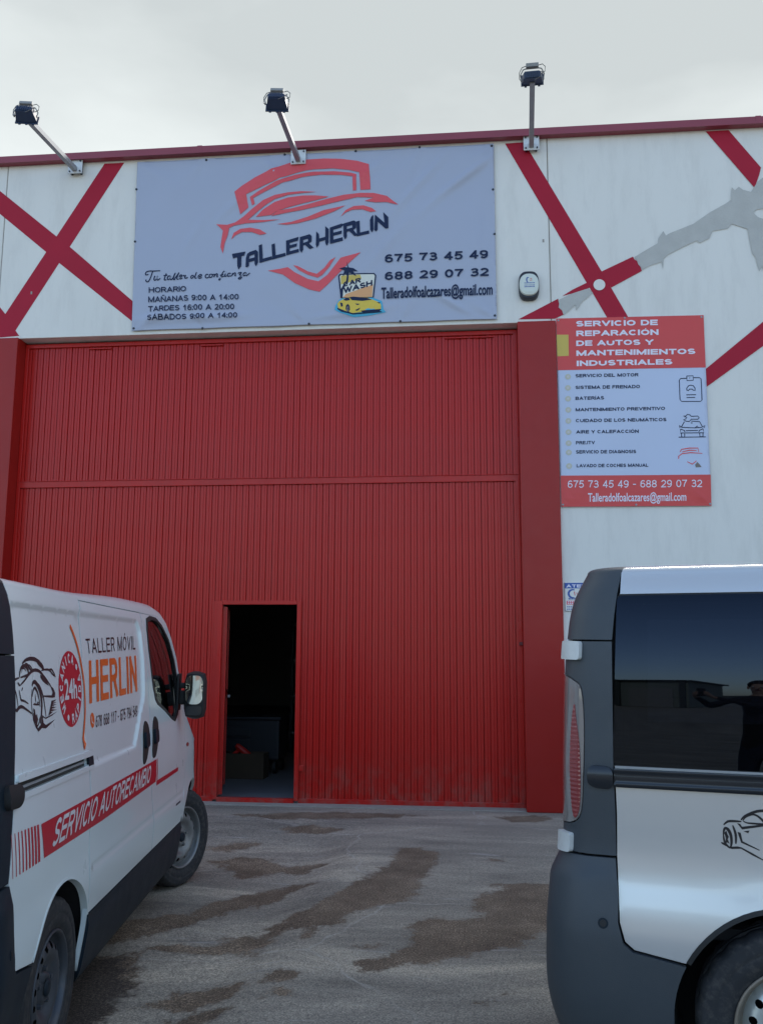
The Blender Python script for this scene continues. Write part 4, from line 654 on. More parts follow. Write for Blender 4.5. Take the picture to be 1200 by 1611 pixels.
# ------------------------------------------------------------------ banner over the gate
def wrinkle(x, z):
    a = .010*math.sin(2.1*x+1.1*z+.5)*math.sin(1.7*z+.4)
    a += .005*math.sin(5.3*(x*.55+z)+1.3)*(.5+.5*math.sin(1.3*x+2)) + .0035*math.sin(9.5*(x*.35-z)+.7*math.sin(3*x))*(.5+.5*math.sin(2.1*x-1))
    for (gx_, gz_, ang, k) in ((.28, 7.13, -2.45, .013), (-3.79, 7.13, -.65, .009), (.28, 5.10, 2.5, .012), (-3.76, 5.10, .45, .016), (-2.95, 5.10, 1.9, .012), (-.75, 5.10, 1.2, .012), (-1.9, 7.13, -1.2, .008), (-.5, 7.13, -2.2, .010), (-3.0, 7.13, -2.3, .009), (-1.8, 5.1, 2.1, .010)):
        dx, dz = x-gx_, z-gz_; r_ = math.hypot(dx, dz); t_ = math.atan2(dz, dx)-ang; t_ = (t_+math.pi) % (2*math.pi)-math.pi
        a += k*math.exp(-(r_/.75)**2)*math.exp(-(t_/.30)**2)*min(1, r_/.12) - .5*k*math.exp(-(r_/.75)**2)*math.exp(-((t_-.42)/.25)**2)*min(1, r_/.12)
    for (cx_, cz_, ang, ln, k, w_) in ((-.05, 6.75, .78, .75, .010, .035), (-.55, 6.70, .98, .6, .008, .04), (-1.15, 6.85, .75, .45, .005, .03), (-2.6, 6.6, .9, .5, .005, .04), (-3.5, 5.25, .35, .35, .009, .025), (-2.9, 5.22, .15, .55, .008, .025), (-1.3, 5.22, .25, .6, .006, .03), (-.2, 5.3, 2.7, .4, .007, .03), (-3.1, 6.2, 1.2, .5, .004, .05), (.1, 5.9, 1.7, .6, .005, .04), (-2.2, 6.95, 2.4, .35, .005, .03), (-.9, 6.0, 1.0, .7, .004, .05)):
        dx, dz = x-cx_, z-cz_; al_ = dx*math.cos(ang)+dz*math.sin(ang); ac_ = -dx*math.sin(ang)+dz*math.cos(ang)+.05*math.sin(al_*3)
        w_ = max(w_, .042); a += 2.7*k*math.exp(-(al_/ln)**2*2)*math.exp(-(ac_/w_)**2)
    ex = min(x+3.80, .285-x); ez = min(z-5.097, 7.135-z); e = max(0, min(1, min(ex, ez)/.10))
    return .030+a*(.25+.75*e)
bsurf = lambda off: (lambda x, z: (x, -(wrinkle(x, z)+off), z))
bq = ART['banner']
ban = empty('banner', (-1.75, 0, 5.1), label='wide lavender grey vinyl banner with red car and shield emblem stretched above the red gate', cat='banner')
def to(p, s): return lambda a, b: tuple(Vector(s(a, b))-Vector(p))
BO = (-1.75, 0, 5.1)
def sag(x): return .006*math.sin(math.pi*((x+3.8) % .82)/.82)
edge_l = [(bq[0][0]+(bq[1][0]-bq[0][0])*k/40, bq[0][1]+sag(bq[0][0]+(bq[1][0]-bq[0][0])*k/40)) for k in range(41)]
edge_t = [(bq[2][0]+(bq[3][0]-bq[2][0])*k/40, bq[2][1]-sag(bq[2][0]+(bq[3][0]-bq[2][0])*k/40)) for k in range(41)]
V, Fc, rg = triangulate([edge_l+edge_t], .022)
vv = [to(BO, bsurf(0))(*v) for v in V]; k0 = len(vv); ring = rg[0]
vv += [(v[0], v[1]+.008, v[2]) for v in (vv[i] for i in ring)]
Fc = Fc+[(ring[i], k0+i, k0+(i+1) % len(ring), ring[(i+1) % len(ring)]) for i in range(len(ring))]
raw('vinyl_sheet', vv, Fc, 'banner', ban, smooth=True)
lg = ART['logo']; b1 = to(BO, bsurf(.005)); b2 = to(BO, bsurf(.006)); b3 = to(BO, bsurf(.007)); b4 = to(BO, bsurf(.008)); b5 = to(BO, bsurf(.009)); b6 = to(BO, bsurf(.010)); b7 = to(BO, bsurf(.011))
merged('shield_emblem', lg['shield'], b1, 'printred', ban, .05)
merged('car_emblem', [smooth_line(p, 3, True) if False else p for p in lg['car']], b2, 'printred', ban, .05)
nm = [[p] for p in lg['name']]; nm[1].append(lg['nameholes'][0]); nm[5].append(lg['nameholes'][1]); nm[8].append(lg['nameholes'][2])
merged('name_lettering', nm, b3, 'navy', ban, .05)
merged('script_lettering', [stroke_poly(smooth_line(p, 4), .0125) for p in ART['script']], b1, 'navy', ban, .05)
for key, s, q, bold in ART['texts']:
    if key == 'banner':
        if s[0] == 'T' and '@' in s: lettering(s, q, b5, 'navy', ban, .036, 24)
        elif s[0].isdigit(): block(s, q, b5, 'navy', ban, .20, 20, .12)
        else: block(s, q, b5, 'navy', ban, .175, 24, .10)
cw = ART['carwash']
for k_, sf, m_ in (('cyan', b2, 'cyan'), ('badge', b3, 'navy'), ('badgein', b4, 'cream'), ('sun', b5, 'ochre'), ('orange', b5, 'orangeprint'), ('palm', b6, 'navy'), ('yellow', b5, 'yellow'), ('dark', b6, 'navy'), ('hub', b7, 'brown')):
    merged('car_wash_emblem', cw[k_], sf, m_, ban, .05)
for key, s, q, bold in ART['texts']:
    if key.startswith('badge'): block(s, q, b6, 'navy', ban, .25, 3, .07)
gro = []
bm = bmesh.new()
for x, z in ART['grommets']:
    c = Vector(b1(x, z)); r_ = bmesh.ops.create_cone(bm, cap_ends=True, segments=12, radius1=.014, radius2=.011, depth=.008, matrix=Matrix.Translation(c) @ Matrix.Rotation(R(90), 4, 'X'))
from_bm('eyelets', bm, 'metaldark', ban)

# ------------------------------------------------------------------ service sign right of the gate
SO = (1.67, 0, 3.04)
sgn = empty('service_sign', SO, label='tall red and pale blue vinyl sign listing workshop services, hung right of the red gate', cat='sign')
def swr(x, z):
    a = .003*math.sin(3*x+2*z)+.0018*math.sin(7*z-4*x)
    for gx_, gz_, ang, k in ((.93, 3.05, .7, .006), (2.40, 3.05, 2.4, .007), (1.65, 3.05, 1.5, .005), (2.43, 5.06, -2.3, .004), (.93, 5.07, -.8, .004)):
        dx, dz = x-gx_, z-gz_; r_ = math.hypot(dx, dz); t_ = math.atan2(dz, dx)-ang
        a += k*math.exp(-(r_/.45)**2)*math.exp(-(t_/.3)**2)*min(1, r_/.1)
    return .020+a
ssurf = lambda off: to(SO, lambda x, z: (x, -(swr(x, z)+off), z))
V, Fc, rg = triangulate([ART['sign']], .05); vv = [ssurf(0)(*v) for v in V]; k0 = len(vv); ring = rg[0]
vv += [(vv[i][0], vv[i][1]+.008, vv[i][2]) for i in ring]; Fc = Fc+[(ring[i], k0+i, k0+(i+1) % len(ring), ring[(i+1) % len(ring)]) for i in range(len(ring))]
raw('vinyl_sheet', vv, Fc, 'signbody', sgn, smooth=True)
flat('header_band', [ART['signhead']], ssurf(.002), 'signred', sgn, .06); flat('footer_band', [ART['signfoot']], ssurf(.002), 'signred', sgn, .06)
flat('yellow_block', [ART['signyellow']], ssurf(.0035), 'ochre', sgn, .06)
for key, s, q, bold in ART['texts']:
    if key == 'header': block(s, q, ssurf(.004), 'whiteprint', sgn, .25, 8, .10)
    elif key == 'phones' and '@' not in s: block(s, q, ssurf(.004), 'whiteprint', sgn, .13, 8, .11)
    elif key == 'phones': lettering(s, q, ssurf(.004), 'whiteprint', sgn, .016, 8)
    elif key == 'list': block(s, q, ssurf(.0025), 'navy', sgn, .22, 6, .12)
for x, z in ART['bullets']:
    o = flat('bullet', [circle(x, z, .030, 16)], ssurf(.0025), 'palebullet', sgn, .1); flat('bullet_center', [circle(x, z, .013, 10)], ssurf(.0035), 'bulletin', o, .1)
merged('line_icons', [stroke_poly(p, .0085) for p in ART['icons']], ssurf(.0025), 'navy', sgn, .1)
merged('small_emblem', [stroke_poly(p, .011, True) for p in ART['mini']], ssurf(.0025), 'printred', sgn, .1)
flat('small_emblem_patch', [ART['minicar']], ssurf(.003), 'brown', sgn, .1)
bm = bmesh.new()
for x, z in ART['signgrom']: bmesh.ops.create_cone(bm, cap_ends=True, segments=12, radius1=.012, radius2=.009, depth=.006, matrix=Matrix.Translation(ssurf(.004)(x, z)) @ Matrix.Rotation(R(90), 4, 'X'))
from_bm('eyelets', bm, 'galv', sgn)

# ------------------------------------------------------------------ alarm box
al = empty('alarm_box', (.632, 0, 5.455), label='oval black and pale alarm siren box on the white wall between banner and stripes', cat='alarm')
def oval(w, h, p=2.6, n=40):
    return [(math.copysign(abs(math.cos(a))**(2/p), math.cos(a))*w, math.copysign(abs(math.sin(a))**(2/p), math.sin(a))*h) for a in (2*math.pi*k/n for k in range(n))]
def puck(name, prof, m, parent, p=2.6):
    V, Fc = [], []; n = 40
    for w_, h_, y_ in prof: V += [(x, y_, z) for x, z in oval(w_, h_, p)]
    for i in range(len(prof)-1): Fc += [(i*n+k, i*n+(k+1) % n, (i+1)*n+(k+1) % n, (i+1)*n+k) for k in range(n)]
    Fc.append(tuple(range((len(prof)-1)*n, len(prof)*n)))
    return raw(name, V, Fc, m, parent, smooth=False)
puck('dark_base', [(.108, .160, 0), (.110, .163, -.03), (.104, .157, -.055), (.09, .14, -.062)], 'alarmdark', al, 3.2)
puck('pale_cover', [(.100, .122, -.05), (.103, .125, -.07), (.096, .118, -.085), (.07, .09, -.092), (.01, .01, -.094)], 'alarmpale', al, 2.4)
asf = lambda o_: (lambda x, z: (x, -.094-o_, z+.005))
merged('emblem', [stroke_poly([(.014*math.cos(a)-.012, .028*math.sin(a)+.040) for a in np.linspace(.9, 5.0, 10)], .012, True)], asf(.001), 'blue', al)
merged('emblem_accent', [stroke_poly([(.01, .055), (.03, .052)], .006), stroke_poly([(.008, .034), (.032, .036)], .006)], asf(.001), 'signred', al)
merged('print_lines', [stroke_poly([(-.05+.014*k, z_), (-.041+.014*k, z_)], h_) for z_, h_, n_ in ((.005, .011, 8), (-.018, .007, 8), (-.036, .012, 8)) for k in range(n_)], asf(.0005), 'blue', al)

# ------------------------------------------------------------------ warning notice by the right column
wn = empty('warning_notice', (.926, 0, 1.972), label='small white and blue notice headed ATENCIÓN, low on the wall beside the red column', cat='sign')
WNW, WNH = .42, .292
bm = bmesh.new(); add_box(bm, (WNW/2, -.006, WNH/2), (WNW, .008, WNH), None, .002); from_bm('notice_board', bm, 'facade', wn)
wsf = lambda o_: (lambda x, z: (x, -.0105-o_, z))
flat('blue_band', [[(.003, .232), (WNW-.003, .232), (WNW-.003, .289), (.003, .289)]], wsf(0), 'blue', wn)
merged('border', [[(0, 0), (WNW, 0), (WNW, .004), (0, .004)], [(0, .004), (.004, .004), (.004, WNH), (0, WNH)]], wsf(.0003), 'navy', wn)
block('ATENCIÓN', [(.02, .241), (.40, .241), (.40, .272), (.02, .272)], wsf(.001), 'whiteprint', wn, .24)
merged('emblem', [stroke_poly([(.085+.045*math.cos(a), .178+.042*math.sin(a)) for a in np.linspace(1.2, 5.0, 10)], .022, True)], wsf(.0005), 'blue', wn)
merged('emblem_accent', [stroke_poly([(.098, .20), (.104, .16)], .008), stroke_poly([(.12, .19), (.13, .165)], .006)], wsf(.0005), 'signred', wn)
merged('print_lines', [stroke_poly([(.038+.016*k, .128), (.049+.016*k, .128)], .018) for k in range(6)]+[stroke_poly([(.02+.018*k, z_), (.033+.018*k, z_)], .010) for z_ in (.045, .022) for k in range(20)]+[stroke_poly([(.19+.018*k, z_), (.203+.018*k, z_)], .012) for z_ in (.20, .17, .14) for k in range(10)], wsf(.0005), 'blue', wn)
flat('red_box', [[(.018, .068), (.20, .068), (.20, .106), (.018, .106)]], wsf(.0004), 'printred', wn)
merged('red_box_print', [stroke_poly([(.028+.02*k, z_), (.042+.02*k, z_)], .010) for z_ in (.096, .079) for k in range(8)], wsf(.001), 'whiteprint', wn)

# ------------------------------------------------------------------ floodlights on arms above the parapet
def floodlight(x, z, dx, dz, tip, label, ry=0, tilt=0, sc_=.70):
    t_ = empty('floodlight', (x, 0, z), label=label, cat='lamp', group='floodlights on arms above the banner')
    bm = bmesh.new(); add_box(bm, (0, -.058, .035), (.17, .010, .17), None, .002); box_o = from_bm('base_plate', bm, 'plate', t_)
    bm = bmesh.new()
    for sx in (-.062, .062):
        for sz in (-.027, .097): bmesh.ops.create_cone(bm, cap_ends=True, segments=6, radius1=.009, radius2=.009, depth=.014, matrix=Matrix.Translation((sx, -.069, sz)) @ Matrix.Rotation(R(90), 4, 'X'))
        add_box(bm, (sx*.9, -.026, .035), (.02, .052, .15))
    from_bm('fixings', bm, 'metaldark', t_)
    end = Vector((dx, -tip, dz))
    tube('arm', [(0, -.062, 0), end], .036, 'galv', t_, square=True)
    # head: housing tipped down towards the wall, gear box on top, bracket and cable loops
    hd = empty('lamp_head', (0, 0, 0)); hd.parent = t_
    rot = Matrix.Rotation(ry, 4, 'Z') @ Matrix.Rotation(R(-22+tilt), 4, 'X')
    base = Matrix.Translation(end+Vector((0, -.02, .028))) @ rot @ Matrix.Scale(sc_, 4)
    def hb(name, geo, m_):
        bm = bmesh.new(); geo(bm); bmesh.ops.transform(bm, matrix=base, verts=bm.verts[:]); o = from_bm(name, bm, m_, None); o.parent = hd; return o
    def housing(bm):
        v = [bm.verts.new(c) for c in ((-.155, .10, -.07), (.155, .10, -.07), (.155, .10, .07), (-.155, .10, .07), (-.12, -.10, -.055), (.12, -.10, -.055), (.12, -.10, .055), (-.12, -.10, .055))]
        for f_ in ((0, 1, 2, 3), (4, 7, 6, 5), (0, 4, 5, 1), (1, 5, 6, 2), (2, 6, 7, 3), (3, 7, 4, 0)): bm.faces.new([v[i] for i in f_])
        bmesh.ops.recalc_face_normals(bm, faces=bm.faces[:]); bmesh.ops.bevel(bm, geom=bm.edges[:], offset=.012, segments=2, affect='EDGES')
        add_box(bm, (0, .105, 0), (.335, .018, .165), None, .004)
        for k in range(7): add_box(bm, (-.09+.03*k, -.105, 0), (.008, .02, .09), None, .001)
        for sx in (-.10, .0, .10): add_box(bm, (sx, .105, -.09), (.035, .02, .02), None, .003)
    hb('housing', housing, 'housing')
    hb('glass_front', lambda bm: add_box(bm, (0, .117, 0), (.28, .005, .12)), 'glass')
    hb('gear_box', lambda bm: add_box(bm, (0, -.045, .145), (.185, .10, .055), None, .006), 'gear')
    def br(bm):
        for s_ in (-1, 1): add_tube(bm, [(s_*.165, .02, -.02), (s_*.175, 0, .04), (s_*.135, -.03, .105), (s_*.07, -.04, .118)], .009, 6)
        add_box(bm, (0, -.04, .112), (.16, .03, .010)); add_box(bm, (-.165, .02, -.02), (.02, .035, .035), None, .004); add_box(bm, (.165, .02, -.02), (.02, .035, .035), None, .004)
    hb('bracket', br, 'gear')
    def cb(bm):
        add_tube(bm, [(.09, -.045, .15), (.15, -.06, .155), (.19, -.05, .12), (.185, -.03, .06), (.13, -.01, .04)], .006, 6)
        add_tube(bm, [(-.09, -.045, .15), (-.15, -.03, .14), (-.19, 0, .08), (-.19, .03, 0), (-.165, .03, -.03)], .006, 6)
        add_tube(bm, [(.13, -.06, .05), (.155, -.10, .02), (.12, -.11, -.04), (.03, -.09, -.08)], .006, 6)
    hb('cable', cb, 'cable')
    return t_
floodlight(-4.530, 7.066, -.035, -.035, 1.14, 'floodlight on its slanting grey arm, leftmost, over the crimson cross at the far left', ry=R(10))
floodlight(-1.908, 7.041, 0.0, -.045, 1.16, 'floodlight whose white base plate overlaps the top of the banner emblem', ry=R(7))
floodlight(.691, 7.067, -.055, .07, 1.10, 'floodlight on an upright looking arm, rightmost, beside the wall joint right of the banner', ry=R(-3), tilt=34, sc_=.66)

# ------------------------------------------------------------------ things just inside the wicket
tr_ = empty('tool_cart', (-2.86, 2.35, .02), label='dark low machine cart standing inside the open wicket doorway', cat='cart')
box('cart_body', (0, .1, .42), (.78, .5, .5), 'metaldark', tr_, bev=.03); box('cart_top', (0, .08, .69), (.84, .56, .035), 'metaldark', tr_, bev=.01); box('drawer', (-.15, -.16, .52), (.34, .03, .12), 'metaldark', tr_, bev=.008); box('drawer', (-.15, -.16, .34), (.34, .03, .16), 'metaldark', tr_, bev=.008)
for sx in (-.33, .33):
    for sy in (-.08, .3):
        bm = bmesh.new(); bmesh.ops.create_cone(bm, cap_ends=True, segments=18, radius1=.08, radius2=.08, depth=.04, matrix=Matrix.Translation((sx, sy, .08)) @ Matrix.Rotation(R(90), 4, 'Y')); from_bm('wheel', bm, 'black', tr_)
cbx = empty('cardboard_box', (-2.80, 1.85, .02), label='low open cardboard box on the floor before the dark cart inside the doorway', cat='box')
for nm_, c, s in (('side_panel', (0, -.13, .15), (.5, .008, .30)), ('side_panel', (0, .13, .15), (.5, .008, .30)), ('side_panel', (-.246, 0, .15), (.008, .252, .30)), ('side_panel', (.246, 0, .15), (.008, .252, .30)), ('bottom', (0, 0, .008), (.49, .25, .012))): box(nm_, c, s, 'cardboard', cbx)
rd = empty('power_drill', (-2.83, 1.86, .33), label='red hand drill lying across the cardboard box', cat='tool'); rd.rotation_euler = (R(8), R(38), R(12))
bm = bmesh.new(); add_tube(bm, [(-.13, 0, 0), (-.10, 0, 0), (.06, 0, 0), (.10, 0, 0), (.13, 0, 0)], [.022, .038, .040, .028, .012], 14); from_bm('drill_body', bm, 'toolred', rd, 40)
bm = bmesh.new(); add_tube(bm, [(-.06, 0, -.02), (-.08, 0, -.10), (-.085, 0, -.15)], [.024, .022, .028], 10); from_bm('drill_grip', bm, 'toolred', rd, 40)
tube('drill_bit', [(.12, 0, 0), (.20, 0, 0)], .008, 'galv', rd)
jar = raw('white_bottle', *(lambda pr: ([(r_*math.cos(2*math.pi*k/16), r_*math.sin(2*math.pi*k/16), z_) for r_, z_ in pr for k in range(16)], [(i*16+k, i*16+(k+1) % 16, (i+1)*16+(k+1) % 16, (i+1)*16+k) for i in range(len(pr)-1) for k in range(16)]))([(.001, 0), (.05, 0), (.052, .02), (.052, .13), (.04, .16), (.018, .175), (.018, .20), (.001, .20)]), 'cream', None, smooth=True)
jar.location = (-2.66, 1.88, .034); tag(jar, 'small pale plastic bottle standing in the cardboard box', 'bottle')
shf = empty('shelf_rack', (-2.30, 4.6, .02), label='dark metal shelf rack deep inside the workshop, seen through the doorway', cat='shelf')
for sx in (-.5, .5):
    for sy in (0, .4): box('upright', (sx, sy, 1.0), (.04, .04, 2.0), 'metaldark', shf)
for z_ in (.3, .85, 1.4, 1.95): box('shelf', (0, .2, z_), (1.05, .44, .03), 'galv', shf)

# ------------------------------------------------------------------ what lies behind the viewer (seen in glass and mirrors)
hl = empty('far_hall', (-24, -52, 0), label='low grey green industrial hall across the yard behind the viewer', cat='building')
box('hall_wall', (0, -6, 2.6), (26, 12, 5.2), 'hall', hl); box('hall_roof', (0, -6, 5.3), (26.8, 12.8, .25), 'halldark', hl)
for k in range(6): box('pier', (-12.6+k*5.04, .16, 2.6), (.45, .3, 5.15), 'halldark', hl)
for k in range(5): box('roller_door', (-10+k*5.04, .06, 1.9), (3.4, .1, 3.8), 'gear', hl)
hv, hf = [], []
rng = random.Random(3); nh = 90
for i in range(nh):
    a = math.pi+math.pi*i/(nh-1); h_ = 14+9*math.sin(a*5)+6*math.sin(a*11+1)+3*rng.random()
    for rr, zz_ in ((520, -2), (600, h_*.7), (700, h_), (900, -2)): hv.append((rr*math.cos(a), rr*math.sin(a)*.9, zz_))
for i in range(nh-1):
    for j in range(3): hf.append((i*4+j, i*4+j+1, (i+1)*4+j+1, (i+1)*4+j))
tag(raw('hills', hv, hf, 'hill', None, smooth=True), kind='structure')

# ------------------------------------------------------------------ vans
def vnormal(S, u, z, e=.004):
    a = Vector(S(u+e, z))-Vector(S(u-e, z)); b_ = Vector(S(u, z+e))-Vector(S(u, z-e))
    n = a.cross(b_); return n.normalized() if n.length > 1e-9 else Vector((0, -1, 0))
def skin(name, loops, m, parent, step=.05, off=0.0, depth=None, thick=.02, extra=(), bend=.0015):
    """body panel cut to loops, laid on the flank, with edges folded inwards"""
    dp = depth or (lambda u, z: 0.0)
    S = lambda u, z: side_point(u, z, off+dp(u, z))
    V, F, rings = triangulate(loops, step, True, extra)
    vs_ = [S(*v) for v in V]; nn = [vnormal(S, *v) for v in V]
    if thick:
        for r_ in rings:
            k0 = len(vs_); n = len(r_)
            for i in r_: vs_.append(vs_[i]); nn.append(Vector((0, 0, 0)))
            for i in r_: vs_.append(side_point(V[i][0], V[i][1], off+dp(*V[i])-thick)); nn.append(Vector((0, 0, 0)))
            for i in range(n):
                j = (i+1) % n; F.append((k0+i, k0+n+i, k0+n+j, k0+j))
    me_ = bpy.data.meshes.new(name); me_.from_pydata([tuple(v) for v in vs_], [], F); me_.materials.append(MT[m])
    nf = len(me_.polygons); me_.polygons.foreach_set('use_smooth', [True]*nf)
    # outward folds are plain geometry; the face uses the analytic normal
    bm = bmesh.new(); bm.from_mesh(me_)
    if thick:
        nfront = nf-sum(len(r_) for r_ in rings); bm.faces.ensure_lookup_table()
        for f_ in bm.faces[nfront:]: f_.smooth = False
    bm.to_mesh(me_); bm.free()
    me_.normals_split_custom_set_from_vertices([tuple(n) for n in nn])
    me_.update()
    return link(bpy.data.objects.new(name, me_), parent)
def rounded(pts, r=.03, n=4):
    out_ = []
    N_ = len(pts)
    for i in range(N_):
        p, a, c = Vector(pts[i]), Vector(pts[i-1]), Vector(pts[(i+1) % N_])
        da, dc = (a-p), (c-p); k = min(r, da.length*.45, dc.length*.45)
        p0, p1 = p+da.normalized()*k, p+dc.normalized()*k
        for j in range(n+1):
            t_ = j/n; q = p0*(1-t_)**2+p*2*t_*(1-t_)+p1*t_*t_; out_.append((q.x, q.y))
    return out_
def arc_pts(cx, cz, r, a0, a1, n=18): return [(cx+r*math.cos(R(a0+(a1-a0)*k/n)), cz+r*math.sin(R(a0+(a1-a0)*k/n))) for k in range(n+1)]
def seg_dist(p, a, b):
    ax, az = a; bx, bz = b; dx, dz = bx-ax, bz-az; t_ = max(0, min(1, ((p[0]-ax)*dx+(p[1]-az)*dz)/(dx*dx+dz*dz)))
    return math.hypot(p[0]-ax-t_*dx, p[1]-az-t_*dz)
def in_poly(p, poly):
    c = False
    for a, b_ in zip(poly, poly[1:]+poly[:1]):
        if (a[1] > p[1]) != (b_[1] > p[1]) and p[0] < (b_[0]-a[0])*(p[1]-a[1])/(b_[1]-a[1])+a[0]: c = not c
    return c
def recess_depth(poly, amt=.009, w=.028):
    def f(u, z):
        d = min(seg_dist((u, z), a, b_) for a, b_ in zip(poly, poly[1:]+poly[:1]))*(1 if in_poly((u, z), poly) else -1)
        t_ = max(0, min(1, (d+w/2)/w)); return -amt*t_*t_*(3-2*t_)
    return f
def along(poly, offs, step=.03, closed=True):
    """helper points lying beside a line, so that pressed grooves keep their shape"""
    out_ = []
    prs = list(zip(poly, poly[1:]+poly[:1])) if closed else list(zip(poly, poly[1:]))
    for a, b_ in prs:
        l = math.hypot(b_[0]-a[0], b_[1]-a[1]); n = max(1, int(l/step)); nx_, nz_ = -(b_[1]-a[1])/l, (b_[0]-a[0])/l
        for k in range(n):
            for o_ in offs: out_.append((a[0]+(b_[0]-a[0])*(k+.5)/n+nx_*o_, a[1]+(b_[1]-a[1])*(k+.5)/n+nz_*o_))
    return out_
WR, RAX, FAX, AR = .330, .870, 3.800, .392
def lathe(prof, n=48):
    V = [(r_*math.sin(2*math.pi*k/n), y_, r_*math.cos(2*math.pi*k/n)) for r_, y_ in prof for k in range(n)]
    F = [(i*n+k, i*n+(k+1) % n, (i+1)*n+(k+1) % n, (i+1)*n+k) for i in range(len(prof)-1) for k in range(n)]
    return V, F
def make_wheel(parent, u, side, steer, m_disc, m_lip, nholes=16):
    w = raw('wheel', *lathe([(.19, .085), (.20, .07), (.195, -.03), (.192, -.055)], 48), m_lip, parent, smooth=True)
    w.location = (u, side*.830, WR); w.rotation_euler = (0, 0, R(steer)+(0 if side < 0 else math.pi))
    V, F = lathe([(.200, .088), (.235, .100), (.285, .104), (.315, .094), (.326, .078), (.3295, .055), (.3295, .036), (.322, .034), (.322, .028), (.330, .026), (.330, .005), (.322, .003), (.322, -.003), (.330, -.005), (.330, -.026), (.322, -.028), (.322, -.034), (.3295, -.036), (.3295, -.055), (.326, -.078), (.318, -.091), (.309, -.0965), (.306, -.0985), (.300, -.0985), (.285, -.1030), (.272, -.1035), (.268, -.1015), (.262, -.1015), (.258, -.1030), (.240, -.1000), (.226, -.0960), (.222, -.0935), (.213, -.0900), (.206, -.086)], 72)
    # tread blocks on the shoulder
    for i, v in enumerate(V):
        ring, k = divmod(i, 72)
        if 17 <= ring <= 20 and k % 3 == 0: V[i] = (v[0]*.977, v[1]*.99, v[2]*.977)
        if 2 <= ring <= 5 and k % 3 == 1: V[i] = (v[0]*.977, v[1]*.99, v[2]*.977)
    raw('tyre', V, F, 'tyre', w, smooth=False).data.polygons.foreach_set('use_smooth', [True]*len(F))
    V, F = lathe([(.205, -.084), (.2085, -.0935), (.203, -.0975), (.197, -.094), (.192, -.075), (.189, -.055), (.178, -.045)], 60)
    raw('rim_lip', V, F, m_lip, w, smooth=True)
    prof = [(0, -.050), (.030, -.050), (.034, -.078), (.050, -.080), (.056, -.058), (.085, -.058), (.100, -.070), (.120, -.083), (.140, -.084), (.158, -.076), (.172, -.056), (.180, -.046)]
    def yy(r_):
        for (a, ya), (b_, yb) in zip(prof, prof[1:]):
            if r_ <= b_: return ya+(yb-ya)*(r_-a)/max(b_-a, 1e-6)
        return prof[-1][1]
    holes = [circle(.150*math.cos(2*math.pi*(k+.5)/nholes), .150*math.sin(2*math.pi*(k+.5)/nholes), .0135, 10) for k in range(nholes)]
    V, F, _ = triangulate([circle(0, 0, .180, 60)]+holes, .016)
    vs_ = [(x, yy(math.hypot(x, z)), z) for x, z in V]
    raw('disc', vs_, F, m_disc, w, smooth=True)
    V, F = lathe([(.001, -.02), (.188, -.02), (.188, .05)], 32); raw('drum', V, F, 'liner', w)
    bm = bmesh.new()
    for k in range(5):
        a = 2*math.pi*k/5+.3; bmesh.ops.create_cone(bm, cap_ends=True, segments=6, radius1=.0115, radius2=.0095, depth=.022, matrix=Matrix.Translation((.070*math.cos(a), -.066, .070*math.sin(a))) @ Matrix.Rotation(R(90), 4, 'X'))
    from_bm('wheel_bolts', bm, m_lip, w)
    V, F = lathe([(.032, -.079), (.030, -.086), (.02, -.089), (.001, -.089)], 20); raw('centre_cap', V, F, 'plastic_dark', w, smooth=True)
    return w
def mirror_copy(o, parent):
    c = o.copy(); COL.objects.link(c); c.parent = parent; c.scale = (1, -1, 1)
    for ch in o.children:
        d = ch.copy(); COL.objects.link(d); d.parent = c
    return c

SEAM_S = [(1.205, .28), (1.208, .52), (1.208, .69), (1.216, .868), (1.228, 1.00), (1.240, 1.144), (1.254, 1.413), (1.254, 1.606), (1.257, 1.783), (1.262, 1.847)]
SEAM_F = [(2.482, .508), (2.492, .70), (2.462, .83), (2.460, .995), (2.490, 1.20), (2.510, 1.354), (2.505, 1.54), (2.490, 1.715), (2.478, 1.847)]
DOOR_FR = [(2.96, 1.847), (3.14, 1.800), (3.26, 1.70), (3.37, 1.575), (3.44, 1.42), (3.50, 1.27), (3.555, 1.14), (3.56, 1.03), (3.54, .86), (3.47, .72), (3.405, .60), (3.376, .508)]
FRONT = [(2.48, 1.86), (2.90, 1.86), (3.08, 1.84), (3.20, 1.785), (3.30, 1.70), (3.41, 1.575), (3.49, 1.42), (3.57, 1.27), (3.66, 1.14), (3.78, 1.05), (3.92, .975), (4.06, .90), (4.17, .80), (4.25, .68), (4.28, .56)]
DWIN = [(2.577, 1.639), (2.586, 1.75), (2.618, 1.812), (2.737, 1.833), (2.90, 1.827), (3.045, 1.786), (3.205, 1.700), (3.325, 1.570), (3.385, 1.450), (3.405, 1.33), (3.335, 1.216), (3.224, 1.178), (3.132, 1.196), (2.933, 1.26), (2.74, 1.31), (2.682, 1.34), (2.630, 1.42), (2.598, 1.53)]
RECESS = [(1.13, 1.118), (2.10, 1.118), (2.400, 1.375), (2.425, 1.55), (2.420, 1.745), (2.360, 1.797), (1.0, 1.789), (1.0, 1.118)]
def shift(pts, du, dz=0): return [(u+du, z+dz) for u, z in pts]
